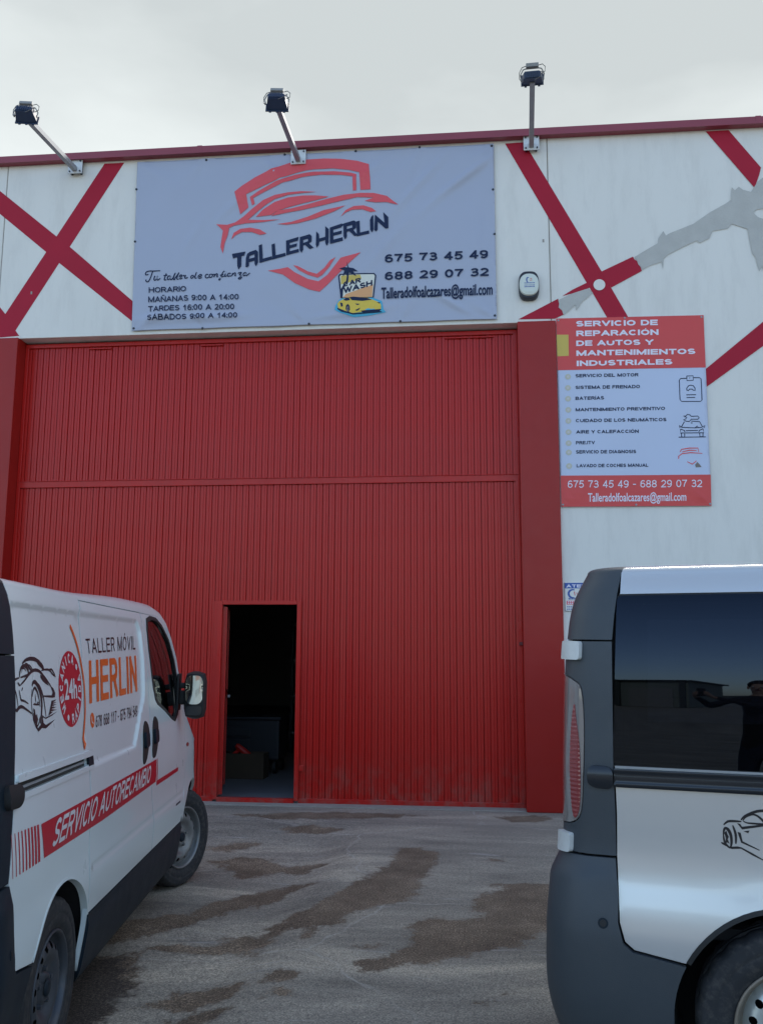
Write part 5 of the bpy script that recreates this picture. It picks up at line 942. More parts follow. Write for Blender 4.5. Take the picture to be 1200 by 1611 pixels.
def make_van(name, loc, rz, pitch, kind, label):
    FLANK['now'] = kind
    van = empty(name, loc, rz, label=label, cat='van'); van.rotation_euler = (0, pitch, rz)
    P = 'whitepaint' if kind == 'panel' else 'silver'; D = 'plastic_dark' if kind == 'panel' else 'plastic_grey'
    sides = []
    pn = kind == 'panel'
    CAPL = [(.396, 1.608), (.398, 1.70), (.396, 1.775), (.374, 1.86)] if pn else [(.312, 1.608), (.322, 1.70), (.333, 1.775), (.350, 1.86)]
    PE = [(.283, .853), (.307, 1.0), (.346, 1.15), (.373, 1.28), (.391, 1.43), (.395, 1.602)] if pn else [(.302, .853), (.304, 1.0), (.303, 1.17), (.308, 1.40), (.311, 1.602)]
    QE = shift(CAPL[::-1], .006)+shift(PE[::-1], .006)[1:]
    def sk(*a, **k): o = skin(*a, **k); sides.append(o); return o
    capr = [(rear_x(z)-.062, z) for z in (1.86, 1.80, 1.75, 1.70, 1.65, 1.612)]
    sk('rear_corner_cap', [CAPL+capr], D, van, .04)
    # corner pillar with the lamp opening
    lamp = smooth_line([(.050, 1.474), (.110, 1.478), (.165, 1.462), (.198, 1.430), (.206, 1.30), (.198, 1.12), (.184, .995), (.150, .955), (.09, .945), (.045, .945), (.030, 1.05), (.036, 1.30)], 3, True)
    pr = [(rear_x(z)-.062, z) for z in (1.604, 1.5, 1.4, 1.3, 1.2, 1.1, 1.0, .9, .853)]
    pil = sk('rear_pillar', [PE+pr, lamp], D, van, .035)
    cx, cz = .115, 1.21
    ins_ = [(cx+(u-cx)*.965, cz+(z-cz)*.985) for u, z in lamp]
    tl_ = sk('tail_lamp', [ins_], 'lampdark' if kind == 'panel' else 'lampclear', van, .02, off=.003, depth=lambda u, z: .0004*math.sin(u*300), thick=.015)
    redl = smooth_line([(.166, 1.375), (.172, 1.33), (.184, 1.24), (.186, 1.10), (.176, 1.00), (.156, .972), (.144, 1.02), (.140, 1.15), (.148, 1.28)], 3, True)
    o = skin('red_lens', [redl], 'lampdark' if kind == 'panel' else 'lampred', tl_, .0045, off=.0065, depth=lambda u, z: .0009*math.sin(z*2*math.pi/.0155), thick=.004)
    for loop in () if kind == 'panel' else (rounded([(rear_x(1.57)-.04, 1.538), (.198, 1.535), (.201, 1.603), (rear_x(1.57)-.04, 1.606)], .012), rounded([(rear_x(.88)-.04, .846), (.142, .850), (.146, .916), (rear_x(.88)-.04, .916)], .012)):
        sk('door_hinge', [loop], 'hinge', van, .02, off=.020, thick=.03)
    # bumper wraps from the flank round the rear
    def bdepth(u, z):
        t_ = max(0, min(1, (.86-z)/.10)); s_ = max(0, min(1, (.42-u)/.26)); t_ = t_*t_*(3-2*t_); s_ = s_*s_*(3-2*s_)
        low_ = max(0, min(1, (.42-z)/.22)); return .004+.030*t_*s_-.045*low_*low_*(.3+.7*s_)
    a_edge = arc_pts(RAX, .333, AR+.004, 152, 180, 6)
    bl = [(rear_x(z)-.055, z) for z in (.845, .75, .66, .585)]+[(-.60, .585), (-.93, .585), (-.93, .22), (-.05, .22), (.47, .22)]+a_edge[::-1]+[(.350, .548), (.318, .575), (.303, .64), (.306, .72), (.281 if pn else .299, .845)]
    bp_ = sk('rear_bumper', [bl[::-1]], D, van, .035, depth=bdepth)
    skin('parking_sensor', [circle(.255, .636, .017, 20)], 'plastic_dark', bp_, .02, off=.002, depth=lambda u, z: bdepth(u, z), thick=.004)
    skin('sensor_eye', [circle(.255, .636, .011, 16)], 'black', bp_, .02, off=.0035, depth=lambda u, z: bdepth(u, z), thick=.002)
    skin('bumper_reflector', [rounded([(-.16, .50), (-.05, .50), (-.05, .56), (-.16, .56)], .01)], 'lampred', bp_, .03, off=.004, depth=bdepth, thick=.01)
    # rear quarter
    crease = lambda u, z: (-.0035*math.exp(-((z-.690)/.013)**2) if u > 1.25 else 0)
    arch_r = arc_pts(RAX, .333, AR, 148, -8, 26)
    q = QE+[(.312 if pn else .309, .72), (.309, .64), (.325, .580), (.355, .556)]+[(.520, .530)]+arch_r[1:]+[(1.205, .28)]+shift(SEAM_S, -.006)[1:]+[(1.262, 1.86)]
    holes, dep, extra = [], None, ()
    if kind == 'panel':
        slot = rounded([(.375, 1.124), (1.225, 1.124), (1.225, 1.164), (.375, 1.164)], .012); holes = [slot]
        rp = [(.30, 1.02), (.30, 1.79), (1.40, 1.795), (1.40, 1.02)]
        dep = lambda u, z: recess_depth([(-.5, 1.23), (-.5, 1.787), (2.5, 1.795), (2.5, 1.23)], .014, .024)(u, z)
        extra = [(u, z) for u in np.arange(.36, 1.20, .035) for z in (1.768, 1.776, 1.785, 1.795, 1.803, 1.812)]
    else:
        win = rounded([(.333, 1.771), (.303, 1.167), (1.215, 1.165), (1.232, 1.771)], .02)
        big = rounded([(.3365, 1.778), (.306, 1.160), (1.222, 1.158), (1.240, 1.778)], .02); big[0] = big[0]
        q = [(.350, 1.86), (.345, 1.778), (.341, 1.777)]+[(1.240, 1.778), (1.236, 1.62), (1.230, 1.40), (1.221, 1.155), (.309, 1.158), (.310, 1.0), (.305, .853), (.309, .64), (.325, .580), (.355, .556), (.520, .530)]+arch_r[1:]+[(1.205, .28)]+shift(SEAM_S, -.006)[1:]+[(1.262, 1.86)]
    sk('rear_quarter', [q]+holes, P, van, .045, depth=dep, extra=extra)
    sk('arch_lip', [arc_pts(RAX, .333, AR+(.003 if kind == 'panel' else .010), 150, -6, 30)+arc_pts(RAX, .333, AR-.006, -6, 150, 30)], P if kind == 'panel' else 'black', van, .03, off=.002, thick=.03)
    if kind == 'panel':
        sk('rail_channel', [rounded([(.33, 1.120), (1.226, 1.120), (1.226, 1.168), (.33, 1.168)], .01)], 'grime', van, .04, off=-.022, thick=.004)
        sk('slide_rail', [[(.33, 1.138), (1.20, 1.138), (1.20, 1.147), (.33, 1.147)]], 'galv', van, .04, off=-.010, thick=.008)
        sk('rail_lip', [rounded([(.365, 1.165), (1.286, 1.160), (1.284, 1.184), (.37, 1.190)], .008)], P, van, .03, off=.010, thick=.014)
        sk('rail_lip', [rounded([(.36, 1.104), (1.286, 1.103), (1.286, 1.120), (.36, 1.123)], .006)], P, van, .03, off=.006, thick=.010)
        sk('rail_end', [rounded([(1.222, 1.118), (1.294, 1.112), (1.290, 1.162), (1.222, 1.166)], .008)], 'plastic_dark', van, .02, off=.004, thick=.012)
    else:
        sk('quarter_window', [win], 'privacy', van, .05, off=-.001, thick=.008)
        sk('window_seal', [[(.300, 1.160), (1.220, 1.158), (1.239, 1.777), (.340, 1.777)], [(.303+.002, 1.167), (1.215, 1.165), (1.232, 1.771), (.335, 1.771)]], 'black', van, .05, off=-.003, thick=.006)
        sk('window_trim', [[(.309, 1.1575), (1.222, 1.1555), (1.222, 1.162), (.309, 1.164)]], 'galv', van, .05, off=.003, thick=.006)
        bulge = lambda u, z: .010*max(0, 1-((z-1.124)/.034)**2)+(.006 if z < 1.105 or z > 1.145 else 0)
        sk('side_rail', [[(.306, 1.092), (1.225, 1.090), (1.225, 1.155), (.306, 1.156)]], 'gloss', van, .012, off=.004, depth=bulge, thick=.015)
    sk('rail_end_cap', [rounded([(.255, 1.088), (.372, 1.083), (.382, 1.160), (.260, 1.170)] if pn else [(.215, 1.088), (.303, 1.083), (.303, 1.160), (.218, 1.165)], .03, 6)], 'black' if kind == 'panel' else 'gloss', van, .012, off=.012, depth=lambda u, z: .012*max(0, 1-((z-1.124)/.045)**2), thick=.025)
    # sliding door
    sd_ = shift(SEAM_S, .006)[1:]; sd_ = [(sd_[0][0]+.0, .508)]+sd_[1:]
    loop = sd_+[(1.268, 1.848)]+shift(SEAM_F, -.006)[::-1]
    loop = loop[::-1]
    if kind == 'panel':
        rp = RECESS
        rd_ = recess_depth(rp, .014, .028)
        dep = lambda u, z: (rd_(u, z) if u > 1.18 else 0)+crease(u, z)
        ex = [p for p in along(rp[:6]+[(1.27, 1.791)], (-.018, -.009, 0, .009, .018), .035, False) if in_poly(p, loop)]+[(u, z) for u in np.arange(1.25, 2.5, .025) for z in (.664, .677, .690, .703, .716)]
        dr = sk('sliding_door', [loop], P, van, .05, depth=dep, extra=ex)
    else:
        win = rounded([(1.205, 1.771), (1.180, 1.167), (2.340, 1.160), (2.360, 1.771)], .025)
        ex = [(u, z) for u in np.arange(1.25, 2.5, .025) for z in (.664, .677, .690, .703, .716)]
        wh_ = [(1.278, 1.777), (1.277, 1.62), (1.274, 1.40), (1.262, 1.161), (2.346, 1.154), (2.366, 1.777)]
        dr = sk('sliding_door', [loop, wh_], P, van, .05, depth=crease, extra=ex)
        skin('door_window', [[(1.285, 1.771), (1.284, 1.62), (1.281, 1.40), (1.270, 1.167), (2.340, 1.160), (2.360, 1.771)]], 'privacy', dr, .05, off=-.001, thick=.008)
        skin('door_rail', [[(1.262, 1.092), (2.41, 1.085), (2.40, 1.150), (1.262, 1.156)]] if False else [[(1.235, 1.092), (2.40, 1.085), (2.39, 1.148), (1.235, 1.155)]], 'gloss', dr, .02, off=.004, depth=lambda u, z: .010*max(0, 1-((z-1.122)/.034)**2), thick=.012)
    h1 = smooth_line([(2.300, 1.187), (2.345, 1.230), (2.40, 1.225), (2.445, 1.186), (2.43, 1.117), (2.35, 1.03), (2.27, 1.004), (2.250, 1.03), (2.272, 1.10)], 3, True)
    h2 = smooth_line([(2.553, 1.199), (2.60, 1.238), (2.65, 1.236), (2.70, 1.20), (2.67, 1.105), (2.59, 1.025), (2.515, 1.012), (2.492, 1.04), (2.522, 1.12)], 3, True)
    def handle(lp, par):
        hd_ = skin('door_handle', [lp], 'black', par, .02, off=.003, thick=.008)
        uu = sum(p[0] for p in lp)/len(lp)
        skin('handle_grip', [rounded([(uu-.045, 1.085), (uu+.045, 1.095), (uu+.05, 1.165), (uu-.04, 1.175)], .02)], 'plastic_dark', par, .02, off=.018, thick=.016)
    handle(h1, dr)
    # front door
    loop = shift(SEAM_F, .006)+DOOR_FR; loop = loop[::-1]
    fd = sk('front_door', [loop, [(2.5+(u-2.5)*1.0, z) for u, z in DWIN]], P, van, .05, depth=crease, extra=[(u, z) for u in np.arange(2.52, 3.42, .025) for z in (.664, .677, .690, .703, .716)])
    ctr = (sum(p[0] for p in DWIN)/len(DWIN), sum(p[1] for p in DWIN)/len(DWIN))
    shr = lambda k_: [(ctr[0]+(u-ctr[0])*k_, ctr[1]+(z-ctr[1])*k_) for u, z in DWIN]
    skin('window_seal', [shr(1.03), shr(.955)], 'black', fd, .04, off=.003, thick=.012)
    skin('window_glass', [shr(.985)], 'glass', fd, .08, off=-.010, thick=0)
    handle(h2, fd)
    # front wing, header over the door and windscreen pillar
    arch_f = arc_pts(FAX, .333, AR+.004, 172, 4, 24)
    wing = FRONT+[(4.27, .545), (4.20, .53), (4.155, .50)]+arc_pts(FAX, .333, AR+.004, 25, 156, 20)+[(3.382, .56)]+[(u+.006, z+.002) for u, z in DOOR_FR[:-1][::-1]]+[(2.484, 1.852), (2.48, 1.852)]
    sk('front_wing', [wing[::-1]], P, van, .05, depth=None)
    sk('roof_rail', [[(1.266, 1.853), (2.478, 1.853), (2.478, 1.86), (1.266, 1.86)]], P, van, .04, thick=.015)
    sk('side_indicator', [smooth_line([(3.56, .985), (3.60, 1.0), (3.64, .985), (3.60, .97)], 3, True)], 'lampred', van, .02, off=.006, thick=.01)
    if kind == 'panel':
        for k in range(5): skin('badge_mark', [[(3.16+k*.030, .640), (3.18+k*.030, .640), (3.186+k*.030, .652), (3.166+k*.030, .652)]], 'rim_dark', fd, .02, off=.002, thick=.002)
    # sill
    sk('sill', [[(1.214, .235), (3.382, .240), (3.372, .40), (3.368, .503), (1.214, .503), (1.214, .33)]], D, van, .05, off=.004, depth=lambda u, z: .010*max(0, min(1, (.497-z)/.04))-.05*max(0, (.30-z)/.08)**2*.4)
    # front bumper side, nose sections
    sk('front_bumper', [[(4.155, .49), (4.20, .523), (4.275, .538), (4.28, .40), (4.27, .22), (4.19, .22), (4.196, .333)]], D, van, .03, thick=.02)
    # inner liner behind the panels, with openings for windows and wheels
    wl = [shr(1.0)] if True else []
    if kind != 'panel': wl += [[(.36, 1.75), (.34, 1.19), (1.20, 1.19), (1.21, 1.75)], [(1.30, 1.75), (1.29, 1.19), (2.32, 1.18), (2.34, 1.75)]]
    ln = [(.16, 1.84), (.15, .50)]+[(.47, .45)]+arc_pts(RAX, .333, AR+.02, 160, 10, 16)+[(1.27, .27), (3.36, .27)]+arc_pts(FAX, .333, AR+.02, 170, 10, 16)+[(4.22, .30), (4.24, .55), (4.10, .80), (3.80, .95), (3.45, 1.13), (3.30, 1.42), (3.12, 1.70), (2.9, 1.84)]
    sk('inner_liner', [ln[::-1]]+wl, 'liner', van, .10, off=-.035, thick=0)
    # wheel housings
    for ax in (RAX, FAX):
        V, F = [], []; pts_ = arc_pts(ax, .333, AR+.006, 200, -20, 20)
        for y_ in (-.925, -.58):
            V += [(x, y_ if y_ > -.9 else -(side_y(x, z)-.012), z) for x, z in pts_]
        n = len(pts_); F = [(i, i+1, n+i+1, n+i) for i in range(n-1)]
        V.append((ax, -.58, .2)); F += [(n+i, n+i+1, 2*n) for i in range(n-1)]
        o = raw('wheel_housing', V, F, 'liner', van); sides.append(o)
    # rear doors
    us = [rear_x(1.0)-.085]
    def rl(z): return rear_x(z)-.072
    rdl = [(rl(z), z) for z in (.60, .8, 1.0, 1.2, 1.4, 1.6, 1.70, 1.78, 1.835)]; end = -.925
    rwin = rounded([(rl(1.2)-.09, 1.20), (rl(1.7)-.09, 1.70), (end+.09, 1.70), (end+.09, 1.20)], .04)
    rdr = sk('rear_door', [rdl+[(rear_x(1.835)-.074-(side_y(.4, 1.835)-.13)+.004, 1.835)]+[(rear_x(z)-.074-(side_y(.4, z)-.13)+.004, z) for z in (1.7, 1.4, 1.1, .8, .60)]], P, van, .06)
    skin('rear_window', [rwin], 'privacy', rdr, .06, off=.003, thick=.006)
    skin('door_hinge', [[(rl(1.5)-.03, 1.545), (rl(1.5)+.02, 1.545), (rl(1.5)+.02, 1.60), (rl(1.5)-.03, 1.60)]], 'hinge', rdr, .03, off=.018, thick=.02)
    # mirror the flank parts to the other side
    for o in list(sides): mirror_copy(o, van)
    # roof: radial surface rising from the ring at z=1.86
    us_ = [rear_x(1.86)+.13-.13*math.pi/2-(side_y(.34, 1.86)-.13)*k for k in (1, .8, .6, .4, .2, .1, .0)]
    us_ += [rear_x(1.86)+.13-.13*math.pi/2*k for k in (.85, .7, .5, .35, .2, 0)]+[.376 if pn else .352, .42, .5, .6, .8, 1.1, 1.4, 1.7, 2.0, 2.3, 2.6]
    half = [side_point(u, 1.86) for u in us_]
    ring = half+[(p[0], -p[1], p[2]) for p in half[::-1]]; ncap = sum(1 for u in us_ if u < (.376 if pn else .352))
    ss = [0, .3, .6, .8, .88, .93, .96, .98, .99, .996, 1]
    RZ = .040
    def roof_pt(B, s_):
        C_ = (max(B[0], .62), 0); return (C_[0]+(B[0]-C_[0])*s_, B[1]*s_, 1.86+(RZ+(.055*sst(1.0, 2.5, B[0]) if pn else 0))*(.7*max(0, 1-s_**22)**.55+.3*(1-s_*s_)))
    V = [roof_pt(B, s_) for B in ring for s_ in ss]; F1, F2 = [], []; m_ = len(ss); nr = len(ring)
    for i in range(nr-1):
        if i == len(half)-1: continue
        capq = (i < ncap) or (i >= nr-1-ncap)
        for j in range(m_-1): (F1 if capq else F2).append((i*m_+j, (i+1)*m_+j, (i+1)*m_+j+1, i*m_+j+1))
    for nm_, F, mm in (('roof_cap', F1, D), ('roof', F2, P)):
        used = sorted({i for f_ in F for i in f_}); lut = {a: b_ for b_, a in enumerate(used)}
        raw(nm_, [V[i] for i in used], [tuple(lut[i] for i in f_[::-1]) for f_ in F], mm, van, smooth=True)
    # front: cross strips from the roof down over windscreen, bonnet and nose
    RF = .095 if pn else RZ
    BB = [(2.60, 1.86, 0, RF), (2.90, 1.86, .0, RF), (3.08, 1.84, .03, .10 if pn else .055), (3.20, 1.785, .08, .115), (3.30, 1.70, .12, .12), (3.41, 1.575, .17, .11), (3.49, 1.42, .22, .075), (3.57, 1.27, .28, .055), (3.66, 1.14, .32, .05), (3.78, 1.05, .33, .07), (3.92, .975, .33, .09), (4.06, .90, .31, .09), (4.17, .80, .28, .06), (4.25, .68, .25, .03), (4.28, .56, .24, 0), (4.285, .40, .24, 0), (4.27, .22, .22, 0)]
    vsmp = [-s_ for s_ in ss[::-1]]+ss[1:]
    def strip_pt(b_, v_):
        g = max(0, 1-abs(v_)**4)**.5; g2 = .7*max(0, 1-abs(v_)**22)**.55+.3*(1-v_*v_); bl_ = max(0, min(1, (b_[0]-2.95)/.4)); g = g2*(1-bl_)+g*bl_; w_ = side_y(b_[0], b_[1])
        return (b_[0]+b_[2]*g, v_*w_, b_[1]+b_[3]*g)
    V = [strip_pt(b_, v_) for b_ in BB for v_ in vsmp]; K = len(vsmp); grp = {}
    for i in range(len(BB)-1):
        for j in range(K-1):
            mid = 3 <= j <= K-5
            key = ('front_roof', P) if i < 3 else (('windscreen', 'glass') if i < 8 and 1 <= j <= K-3 else (('windscreen_pillar', P) if i < 8 else (('bonnet', P) if i < 12 else (('headlamp', 'headlamp') if i < 13 and not mid else (('grille', 'black') if i < 13 else ('bumper_front', D))))))
            grp.setdefault(key, []).append((i*K+j, (i+1)*K+j, (i+1)*K+j+1, i*K+j+1))
    for (nm_, mm), F in grp.items():
        used = sorted({i for f_ in F for i in f_}); lut = {a: b_ for b_, a in enumerate(used)}
        raw(nm_, [V[i] for i in used], [tuple(lut[i] for i in f_) for f_ in F], mm, van, smooth=True)
    # floor, bulkhead, cab
    from_bm('underbody', (lambda bm: (add_box(bm, (2.33, 0, .36), (2.1, 1.66, .16)), add_box(bm, (.32, 0, .42), (.30, 1.5, .12)), add_box(bm, (2.2, 0, .50), (3.9, 1.1, .10)), bm)[-1])(bmesh.new()), 'liner', van)
    from_bm('cab_floor', (lambda bm: (add_box(bm, (2.95, 0, .62), (1.0, 1.7, .05)), add_box(bm, (3.52, 0, 1.04), (.34, 1.62, .26), None, .05), add_box(bm, (3.66, 0, .8), (.06, 1.6, .5)), bm)[-1])(bmesh.new()), 'plastic_dark', van)
    for sy in (-.45, .45):
        bm = bmesh.new(); add_box(bm, (2.88, sy, .86), (.50, .50, .16), None, .05); add_box(bm, (2.66, sy, 1.17), (.13, .48, .60), Matrix.Rotation(R(-10), 3, 'Y'), .05); add_box(bm, (2.61, sy, 1.55), (.09, .26, .17), None, .035); from_bm('cab_seat', bm, 'seat', van, 40)
    bm = bmesh.new(); bmesh.ops.create_circle(bm, segments=24, radius=.19); bm.free()
    st_ = [(3.18+.06*math.sin(a)*.5, .45+.19*math.cos(a), 1.20+.19*math.sin(a)*.9) for a in [2*math.pi*k/20 for k in range(21)]]; tube('steering_wheel', st_, .014, 'black', van, 6)
    if kind == 'panel': box('bulkhead', (2.47, 0, .92), (.02, 1.62, .80), 'interior', van)
    else:
        bm = bmesh.new()
        for x_ in (1.35, 2.0):
            add_box(bm, (x_+.2, 0, .86), (.45, 1.35, .14), None, .04); add_box(bm, (x_, 0, 1.17), (.12, 1.32, .58), Matrix.Rotation(R(-10), 3, 'Y'), .04)
        from_bm('bench_seats', bm, 'seat', van, 40); box('load_floor', (1.5, 0, .60), (2.6, 1.66, .04), 'liner', van)
    # door mirrors
    for s_ in (-1, 1):
        mr = empty('door_mirror', (0, 0, 0)); mr.parent = van
        mr.location = (3.36, s_*1.030, 1.335); mr.scale = (.93, .82, .95)
        bm = bmesh.new(); add_box(bm, (0, 0, 0), (.15, .185, .335), None, .072)
        for v in bm.verts:
            t_ = max(0, v.co.x)/.075; v.co.y *= 1-.30*t_; v.co.z *= 1-.22*t_
        from_bm('mirror_housing', bm, 'black', mr, 40)
        bm = bmesh.new(); add_box(bm, (.045, -s_*.115, -.02), (.05, .09, .10), None, .015); add_box(bm, (.03, -s_*.12, .065), (.04, .09, .04), None, .012); add_box(bm, (.03, -s_*.145, .02), (.11, .02, .26), None, .008); from_bm('mirror_arm', bm, 'black', mr)
        def plate_(nm_, lp, x_, m2, tilt):
            V, F, _ = triangulate([lp], .04)
            o_ = raw(nm_, [(-x_-.02*(1-(a/.09)**2)*.15, a, b_) for a, b_ in V], [f_ if True else f_ for f_ in F], m2, mr, smooth=True); return o_
        plate_('mirror_glass', rounded([(-.068, -.062), (.068, -.062), (.070, .138), (-.070, .138)], .055, 6), .0765, 'mirror', 0)
        plate_('lower_mirror', rounded([(-.064, -.138), (.064, -.138), (.068, -.072), (-.068, -.072)], .03, 5), .0765, 'gloss', 0)
    return van
LV = make_van('delivery_van', (-2.44307, -6.71531, -.05954), math.atan2(.99057, -.137005), math.atan(.003704), 'panel', 'white workshop van with orange lettering and a red side stripe, parked facing the gate')
for s_ in (-1, 1):
    make_wheel(LV, RAX, s_, 0, 'rim_dark', 'rim_dark', 16); make_wheel(LV, FAX, s_, -24, 'rim_mid', 'rim_mid', 12)
RV = make_van('passenger_van', (.407147, -4.949863, 0), math.atan2(-.225768, .974181), 0, 'combi', 'silver window van with dark grey rear corner, parked side-on at the right')
for s_ in (-1, 1):
    make_wheel(RV, RAX, s_, 0, 'rim_silver', 'rimlip', 16); make_wheel(RV, FAX, s_, 0, 'rim_silver', 'rimlip', 16)

# livery of the white van: flat print on the panels
rpL = RECESS
FLANK['now'] = 'panel'
_rdL = recess_depth(rpL, .014, .028); _rdQ = recess_depth([(-.5, 1.23), (-.5, 1.787), (2.5, 1.795), (2.5, 1.23)], .014, .024)
def seam_u(z):
    for (a, za), (b_, zb) in zip(SEAM_S, SEAM_S[1:]):
        if za <= z <= zb: return a+(b_-a)*(z-za)/(zb-za)
    return SEAM_S[0][0] if z < SEAM_S[0][1] else SEAM_S[-1][0]
def lv(off):
    def f(u, z):
        d = (_rdL(u, z) if z > 1.0 and u > 1.18 else 0) if u > seam_u(z) else (_rdQ(u, z) if z > 1.19 else 0)
        return side_point(u, z, d+off)
    return f
for (s, c_, q_, bold), t__, nw, gp in zip(ART['vtexts'], (.13, .17, .13), (1.0, .62, .8), (.24, .10, .11)):
    block(s, q_, lv(.0015), {'dark': 'decal_black', 'orange': 'decal_orange'}[c_], LV, t__, 10, gp, narrow=nw)
merged('car_decal', [(smooth_line(p, 3, True) if k_ == 'f' and False else (p if k_ == 'f' else stroke_poly(smooth_line(p, 3), w_, True))) for k_, w_, p in ART['vcar']], lv(.0012), 'decal_black', LV, .04)
cu, cz_ = 1.063, 1.463; ru, rz_ = .160, .160
flat('round_badge', [circle(cu, cz_, ru, 48)], lv(.0012), 'decal_red', LV, .03)
lettering('24h', [(cu-.085, cz_-.042), (cu+.085, cz_-.042), (cu+.085, cz_+.040), (cu-.085, cz_+.040)], lv(.0022), 'decal_white', LV, .04, 4)
def ring_text(s, a0, a1, up_):
    n = len(s)
    for i, ch in enumerate(s):
        a = R(a0+(a1-a0)*(i+.5)/n); c0 = (cu+.128*math.cos(a), cz_+.128*math.sin(a))
        tx, tz = (math.sin(a), -math.cos(a)) if up_ else (-math.sin(a), math.cos(a)); nx_, nz_ = (math.cos(a), math.sin(a)) if up_ else (-math.cos(a), -math.sin(a))
        w_, h_ = (.009 if ch == 'I' else .030), .042
        p0 = (c0[0]-tx*w_/2-nx_*h_/2, c0[1]-tz*w_/2-nz_*h_/2)
        q_ = [p0, (p0[0]+tx*w_, p0[1]+tz*w_), (p0[0]+tx*w_+nx_*h_, p0[1]+tz*w_+nz_*h_), (p0[0]+nx_*h_, p0[1]+nz_*h_)]
        block(ch, q_, lv(.0022), 'decal_white', LV, .24)
ring_text('MECÁNICA', 228, 62, True); ring_text('RÁPIDA', -92, 28, False)
for a in (45, 248): flat('badge_dot', [circle(cu+.128*math.cos(R(a)), cz_+.128*math.sin(R(a)), .013, 14)], lv(.0022), 'decal_white', LV, .1)
flat('orange_arc', [stroke_poly(smooth_line(ART['varc'], 3), .020)], lv(.0026), 'decal_orange', LV, .03)
pc = ART['vphone'][0]; flat('phone_disc', [circle(pc[0]+.003, pc[1], .034, 24)], lv(.0015), 'decal_orange', LV, .03)
flat('phone_sign', [stroke_poly(smooth_line([(pc[0]-.010, pc[1]+.018), (pc[0]-.008, pc[1]-.004), (pc[0]+.014, pc[1]-.016)], 4), .007)], lv(.0025), 'decal_white', LV, .03)
flat('red_stripe', [[(.617, .863), (1.4, .858), (2.0, .866), (2.557, .873), (2.588, .997), (2.0, .993), (1.2, .990), (.585, .989)]], lv(.0013), 'decal_red', LV, .04)
merged('stripe_bars', [[(.316+.0300*k, .860), (.316+.0300*k+.0040+.0021*k, .860), (.300+.0300*k+.0040+.0021*k, 1.005-.0015*k), (.300+.0300*k, 1.006-.0015*k)] for k in range(9)], lv(.0013), 'decal_red', LV, .03)
flat('thin_stripe', [[(2.575, .848), (3.247, .848), (3.252, .872), (2.600, .876), (2.622, .998), (2.606, .998)]], lv(.0013), 'decal_red', LV, .04)
block('SERVICIO AUTORECAMBIO', [(.690, .882), (2.385, .893), (2.450, .983), (.760, .977)], lv(.0024), 'decal_white', LV, .17, 24, .14)
FLANK['now'] = 'combi'
# decal on the silver van
rvs = lambda off: (lambda u, z: side_point(u, z, off+(-.0035*math.exp(-((z-.690)/.013)**2) if u > 1.25 else 0)))
merged('car_decal', [(p if k_ == 'f' else stroke_poly(smooth_line(p, 3), w_, True)) for k_, w_, p in ART['rcar']], rvs(.0012), 'decal_black', RV, .03)

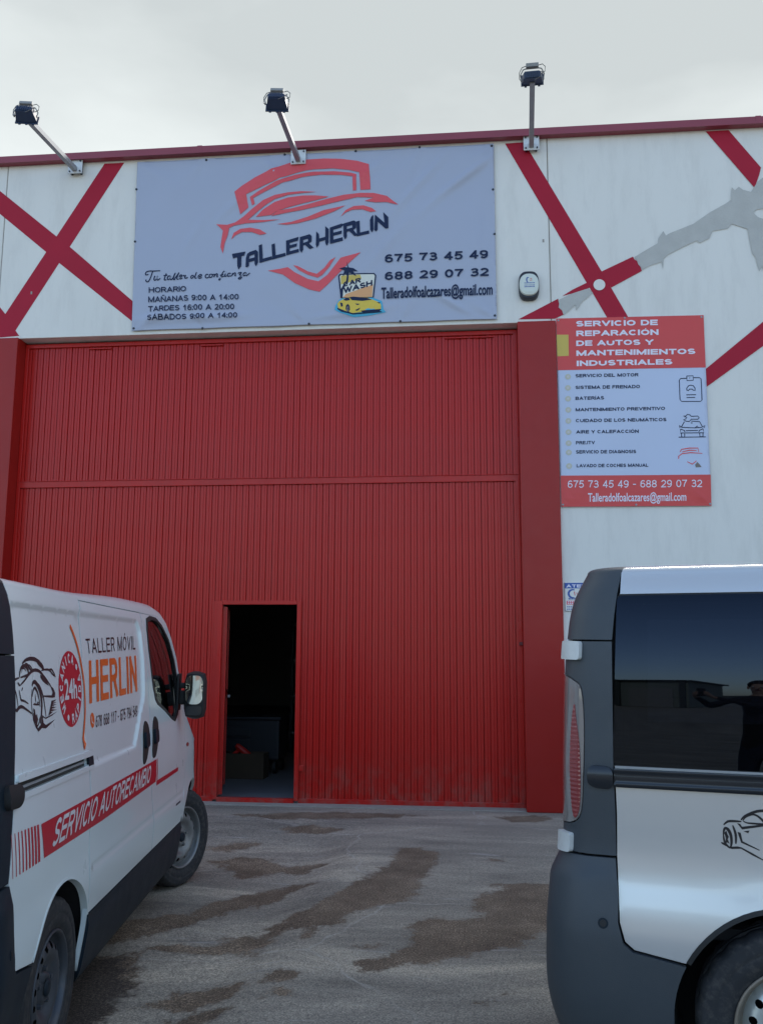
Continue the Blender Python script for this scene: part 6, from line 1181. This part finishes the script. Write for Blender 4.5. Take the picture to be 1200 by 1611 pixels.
# ------------------------------------------------------------------ the person taking the picture, seen mirrored in the van window
MT['jacket'] = mat('dark_jacket_cloth', (.022, .022, .028), .85, var=.2, vscale=12); MT['jeans'] = mat('dark_jeans', (.03, .04, .07), .85, var=.2, vscale=14)
MT['skin'] = mat('skin', (.52, .33, .24), .5); MT['hair'] = mat('dark_hair', (.02, .014, .01), .6); MT['shoe'] = mat('shoe_leather', (.03, .03, .03), .5); MT['eye'] = mat('eye_white', (.6, .6, .58), .2)
PX, PY = .36, -9.80
person = empty('person', (PX, PY, 0), label='person in dark jacket and jeans holding up a phone, mirrored in the van window', cat='person')
def skin_body():
    V, E, Rd = [], [], []
    def v(p, r, par=None):
        V.append(p); Rd.append(r); i = len(V)-1
        if par is not None: E.append((par, i))
        return i
    pel = v((0, 0, .95), (.155, .115)); w_ = v((0, .01, 1.10), (.140, .105), pel); ch = v((0, .0, 1.30), (.165, .118), w_); up = v((0, -.01, 1.42), (.150, .095), ch); nk = v((0, .01, 1.52), (.055, .058), up)
    h0 = v((0, .025, 1.60), (.068, .085), nk); h1 = v((0, .03, 1.68), (.076, .095), h0); v((0, .02, 1.755), (.055, .072), h1)
    for s_ in (-1, 1):
        hip = v((s_*.10, 0, .88), (.095, .10), pel); kn = v((s_*.12, .02, .50), (.060, .065), hip); an = v((s_*.13, -.01, .10), (.043, .048), kn); hl_ = v((s_*.13, 0, .045), (.045, .045), an); v((s_*.145, .16, .035), (.045, .032), hl_)
        sh = v((s_*.19, -.01, 1.41), (.068, .062), up); tgt = Vector((-.36+s_*.055, .43, 1.50)); S0 = Vector((s_*.19, -.01, 1.41))
        el = S0.lerp(tgt, .48)+Vector((s_*.06, -.02, -.16)); e_ = v(tuple(el), (.046, .046), sh); wr = v(tuple(tgt+Vector((s_*.01, -.03, -.035))), (.028, .024), e_); pm = v(tuple(tgt+Vector((s_*.005, .0, .0))), (.036, .020), wr)
        for k in range(4):
            b0 = tgt+Vector((-s_*.002, .012, -.005+.016*k)); p1 = v(tuple(b0+Vector((0, .018, .01))), (.0085, .0085), pm); p2 = v(tuple(b0+Vector((-s_*.016, .026, .012))), (.008, .008), p1); v(tuple(b0+Vector((-s_*.032, .020, .012))), (.007, .007), p2)
        t1 = v(tuple(tgt+Vector((-s_*.018, -.012, .0))), (.010, .010), pm); v(tuple(tgt+Vector((-s_*.032, -.012, .022))), (.008, .008), t1)
    me_ = bpy.data.meshes.new('body'); me_.from_pydata([tuple(p) for p in V], E, []); o = link(bpy.data.objects.new('body', me_), person)
    sm_ = o.modifiers.new('skin', 'SKIN'); sm_.use_smooth_shade = True
    for i, r_ in enumerate(Rd): me_.skin_vertices[0].data[i].radius = r_
    me_.skin_vertices[0].data[0].use_root = True
    sb = o.modifiers.new('sub', 'SUBSURF'); sb.levels = 1; sb.render_levels = 1
    dg = bpy.context.evaluated_depsgraph_get(); m2 = bpy.data.meshes.new_from_object(o.evaluated_get(dg)); o.modifiers.clear(); o.data = m2
    for mm in ('jacket', 'jeans', 'skin', 'shoe'): m2.materials.append(MT[mm])
    for p in m2.polygons:
        c = p.center; p.use_smooth = True
        p.material_index = 3 if c.z < .085 else (1 if c.z < .97 else (2 if (c.z > 1.505 and c.y < .2) or c.y > .385 else 0))
    return o
skin_body()
bm = bmesh.new(); bmesh.ops.create_uvsphere(bm, u_segments=20, v_segments=12, radius=1, matrix=Matrix.Translation((0, .002, 1.715)) @ Matrix.Diagonal((.088, .102, .085, 1)))
bmesh.ops.delete(bm, geom=[v for v in bm.verts if v.co.z < 1.66 or (v.co.y > .06 and v.co.z < 1.735)], context='VERTS'); from_bm('hair', bm, 'hair', person, 60)
for s_ in (-1, 1):
    bm = bmesh.new(); bmesh.ops.create_uvsphere(bm, u_segments=10, v_segments=8, radius=.011, matrix=Matrix.Translation((s_*.031, .112, 1.675))); from_bm('eye', bm, 'eye', person, 60)
    bm = bmesh.new(); bmesh.ops.create_uvsphere(bm, u_segments=10, v_segments=8, radius=1, matrix=Matrix.Translation((s_*.080, .02, 1.665)) @ Matrix.Diagonal((.010, .020, .032, 1))); from_bm('ear', bm, 'skin', person, 60)
tube('nose', [(0, .108, 1.68), (0, .130, 1.645), (0, .112, 1.635)], [.007, .013, .008], 'skin', person, 8); tube('mouth', [(-.022, .103, 1.612), (0, .110, 1.611), (.022, .103, 1.612)], .0045, 'lampred', person, 6)
ph = empty('phone', (0, -9.345, 1.545), label='dark slim phone held up in both hands by the person', cat='phone')
box('phone_case', (0, 0, 0), (.075, .009, .155), 'black', ph, bev=.004); box('phone_screen', (0, -.0055, 0), (.068, .001, .145), 'gloss', ph); tube('camera_lens', [(-.02, .004, .055), (-.02, .0065, .055)], .006, 'gloss', ph, 12)
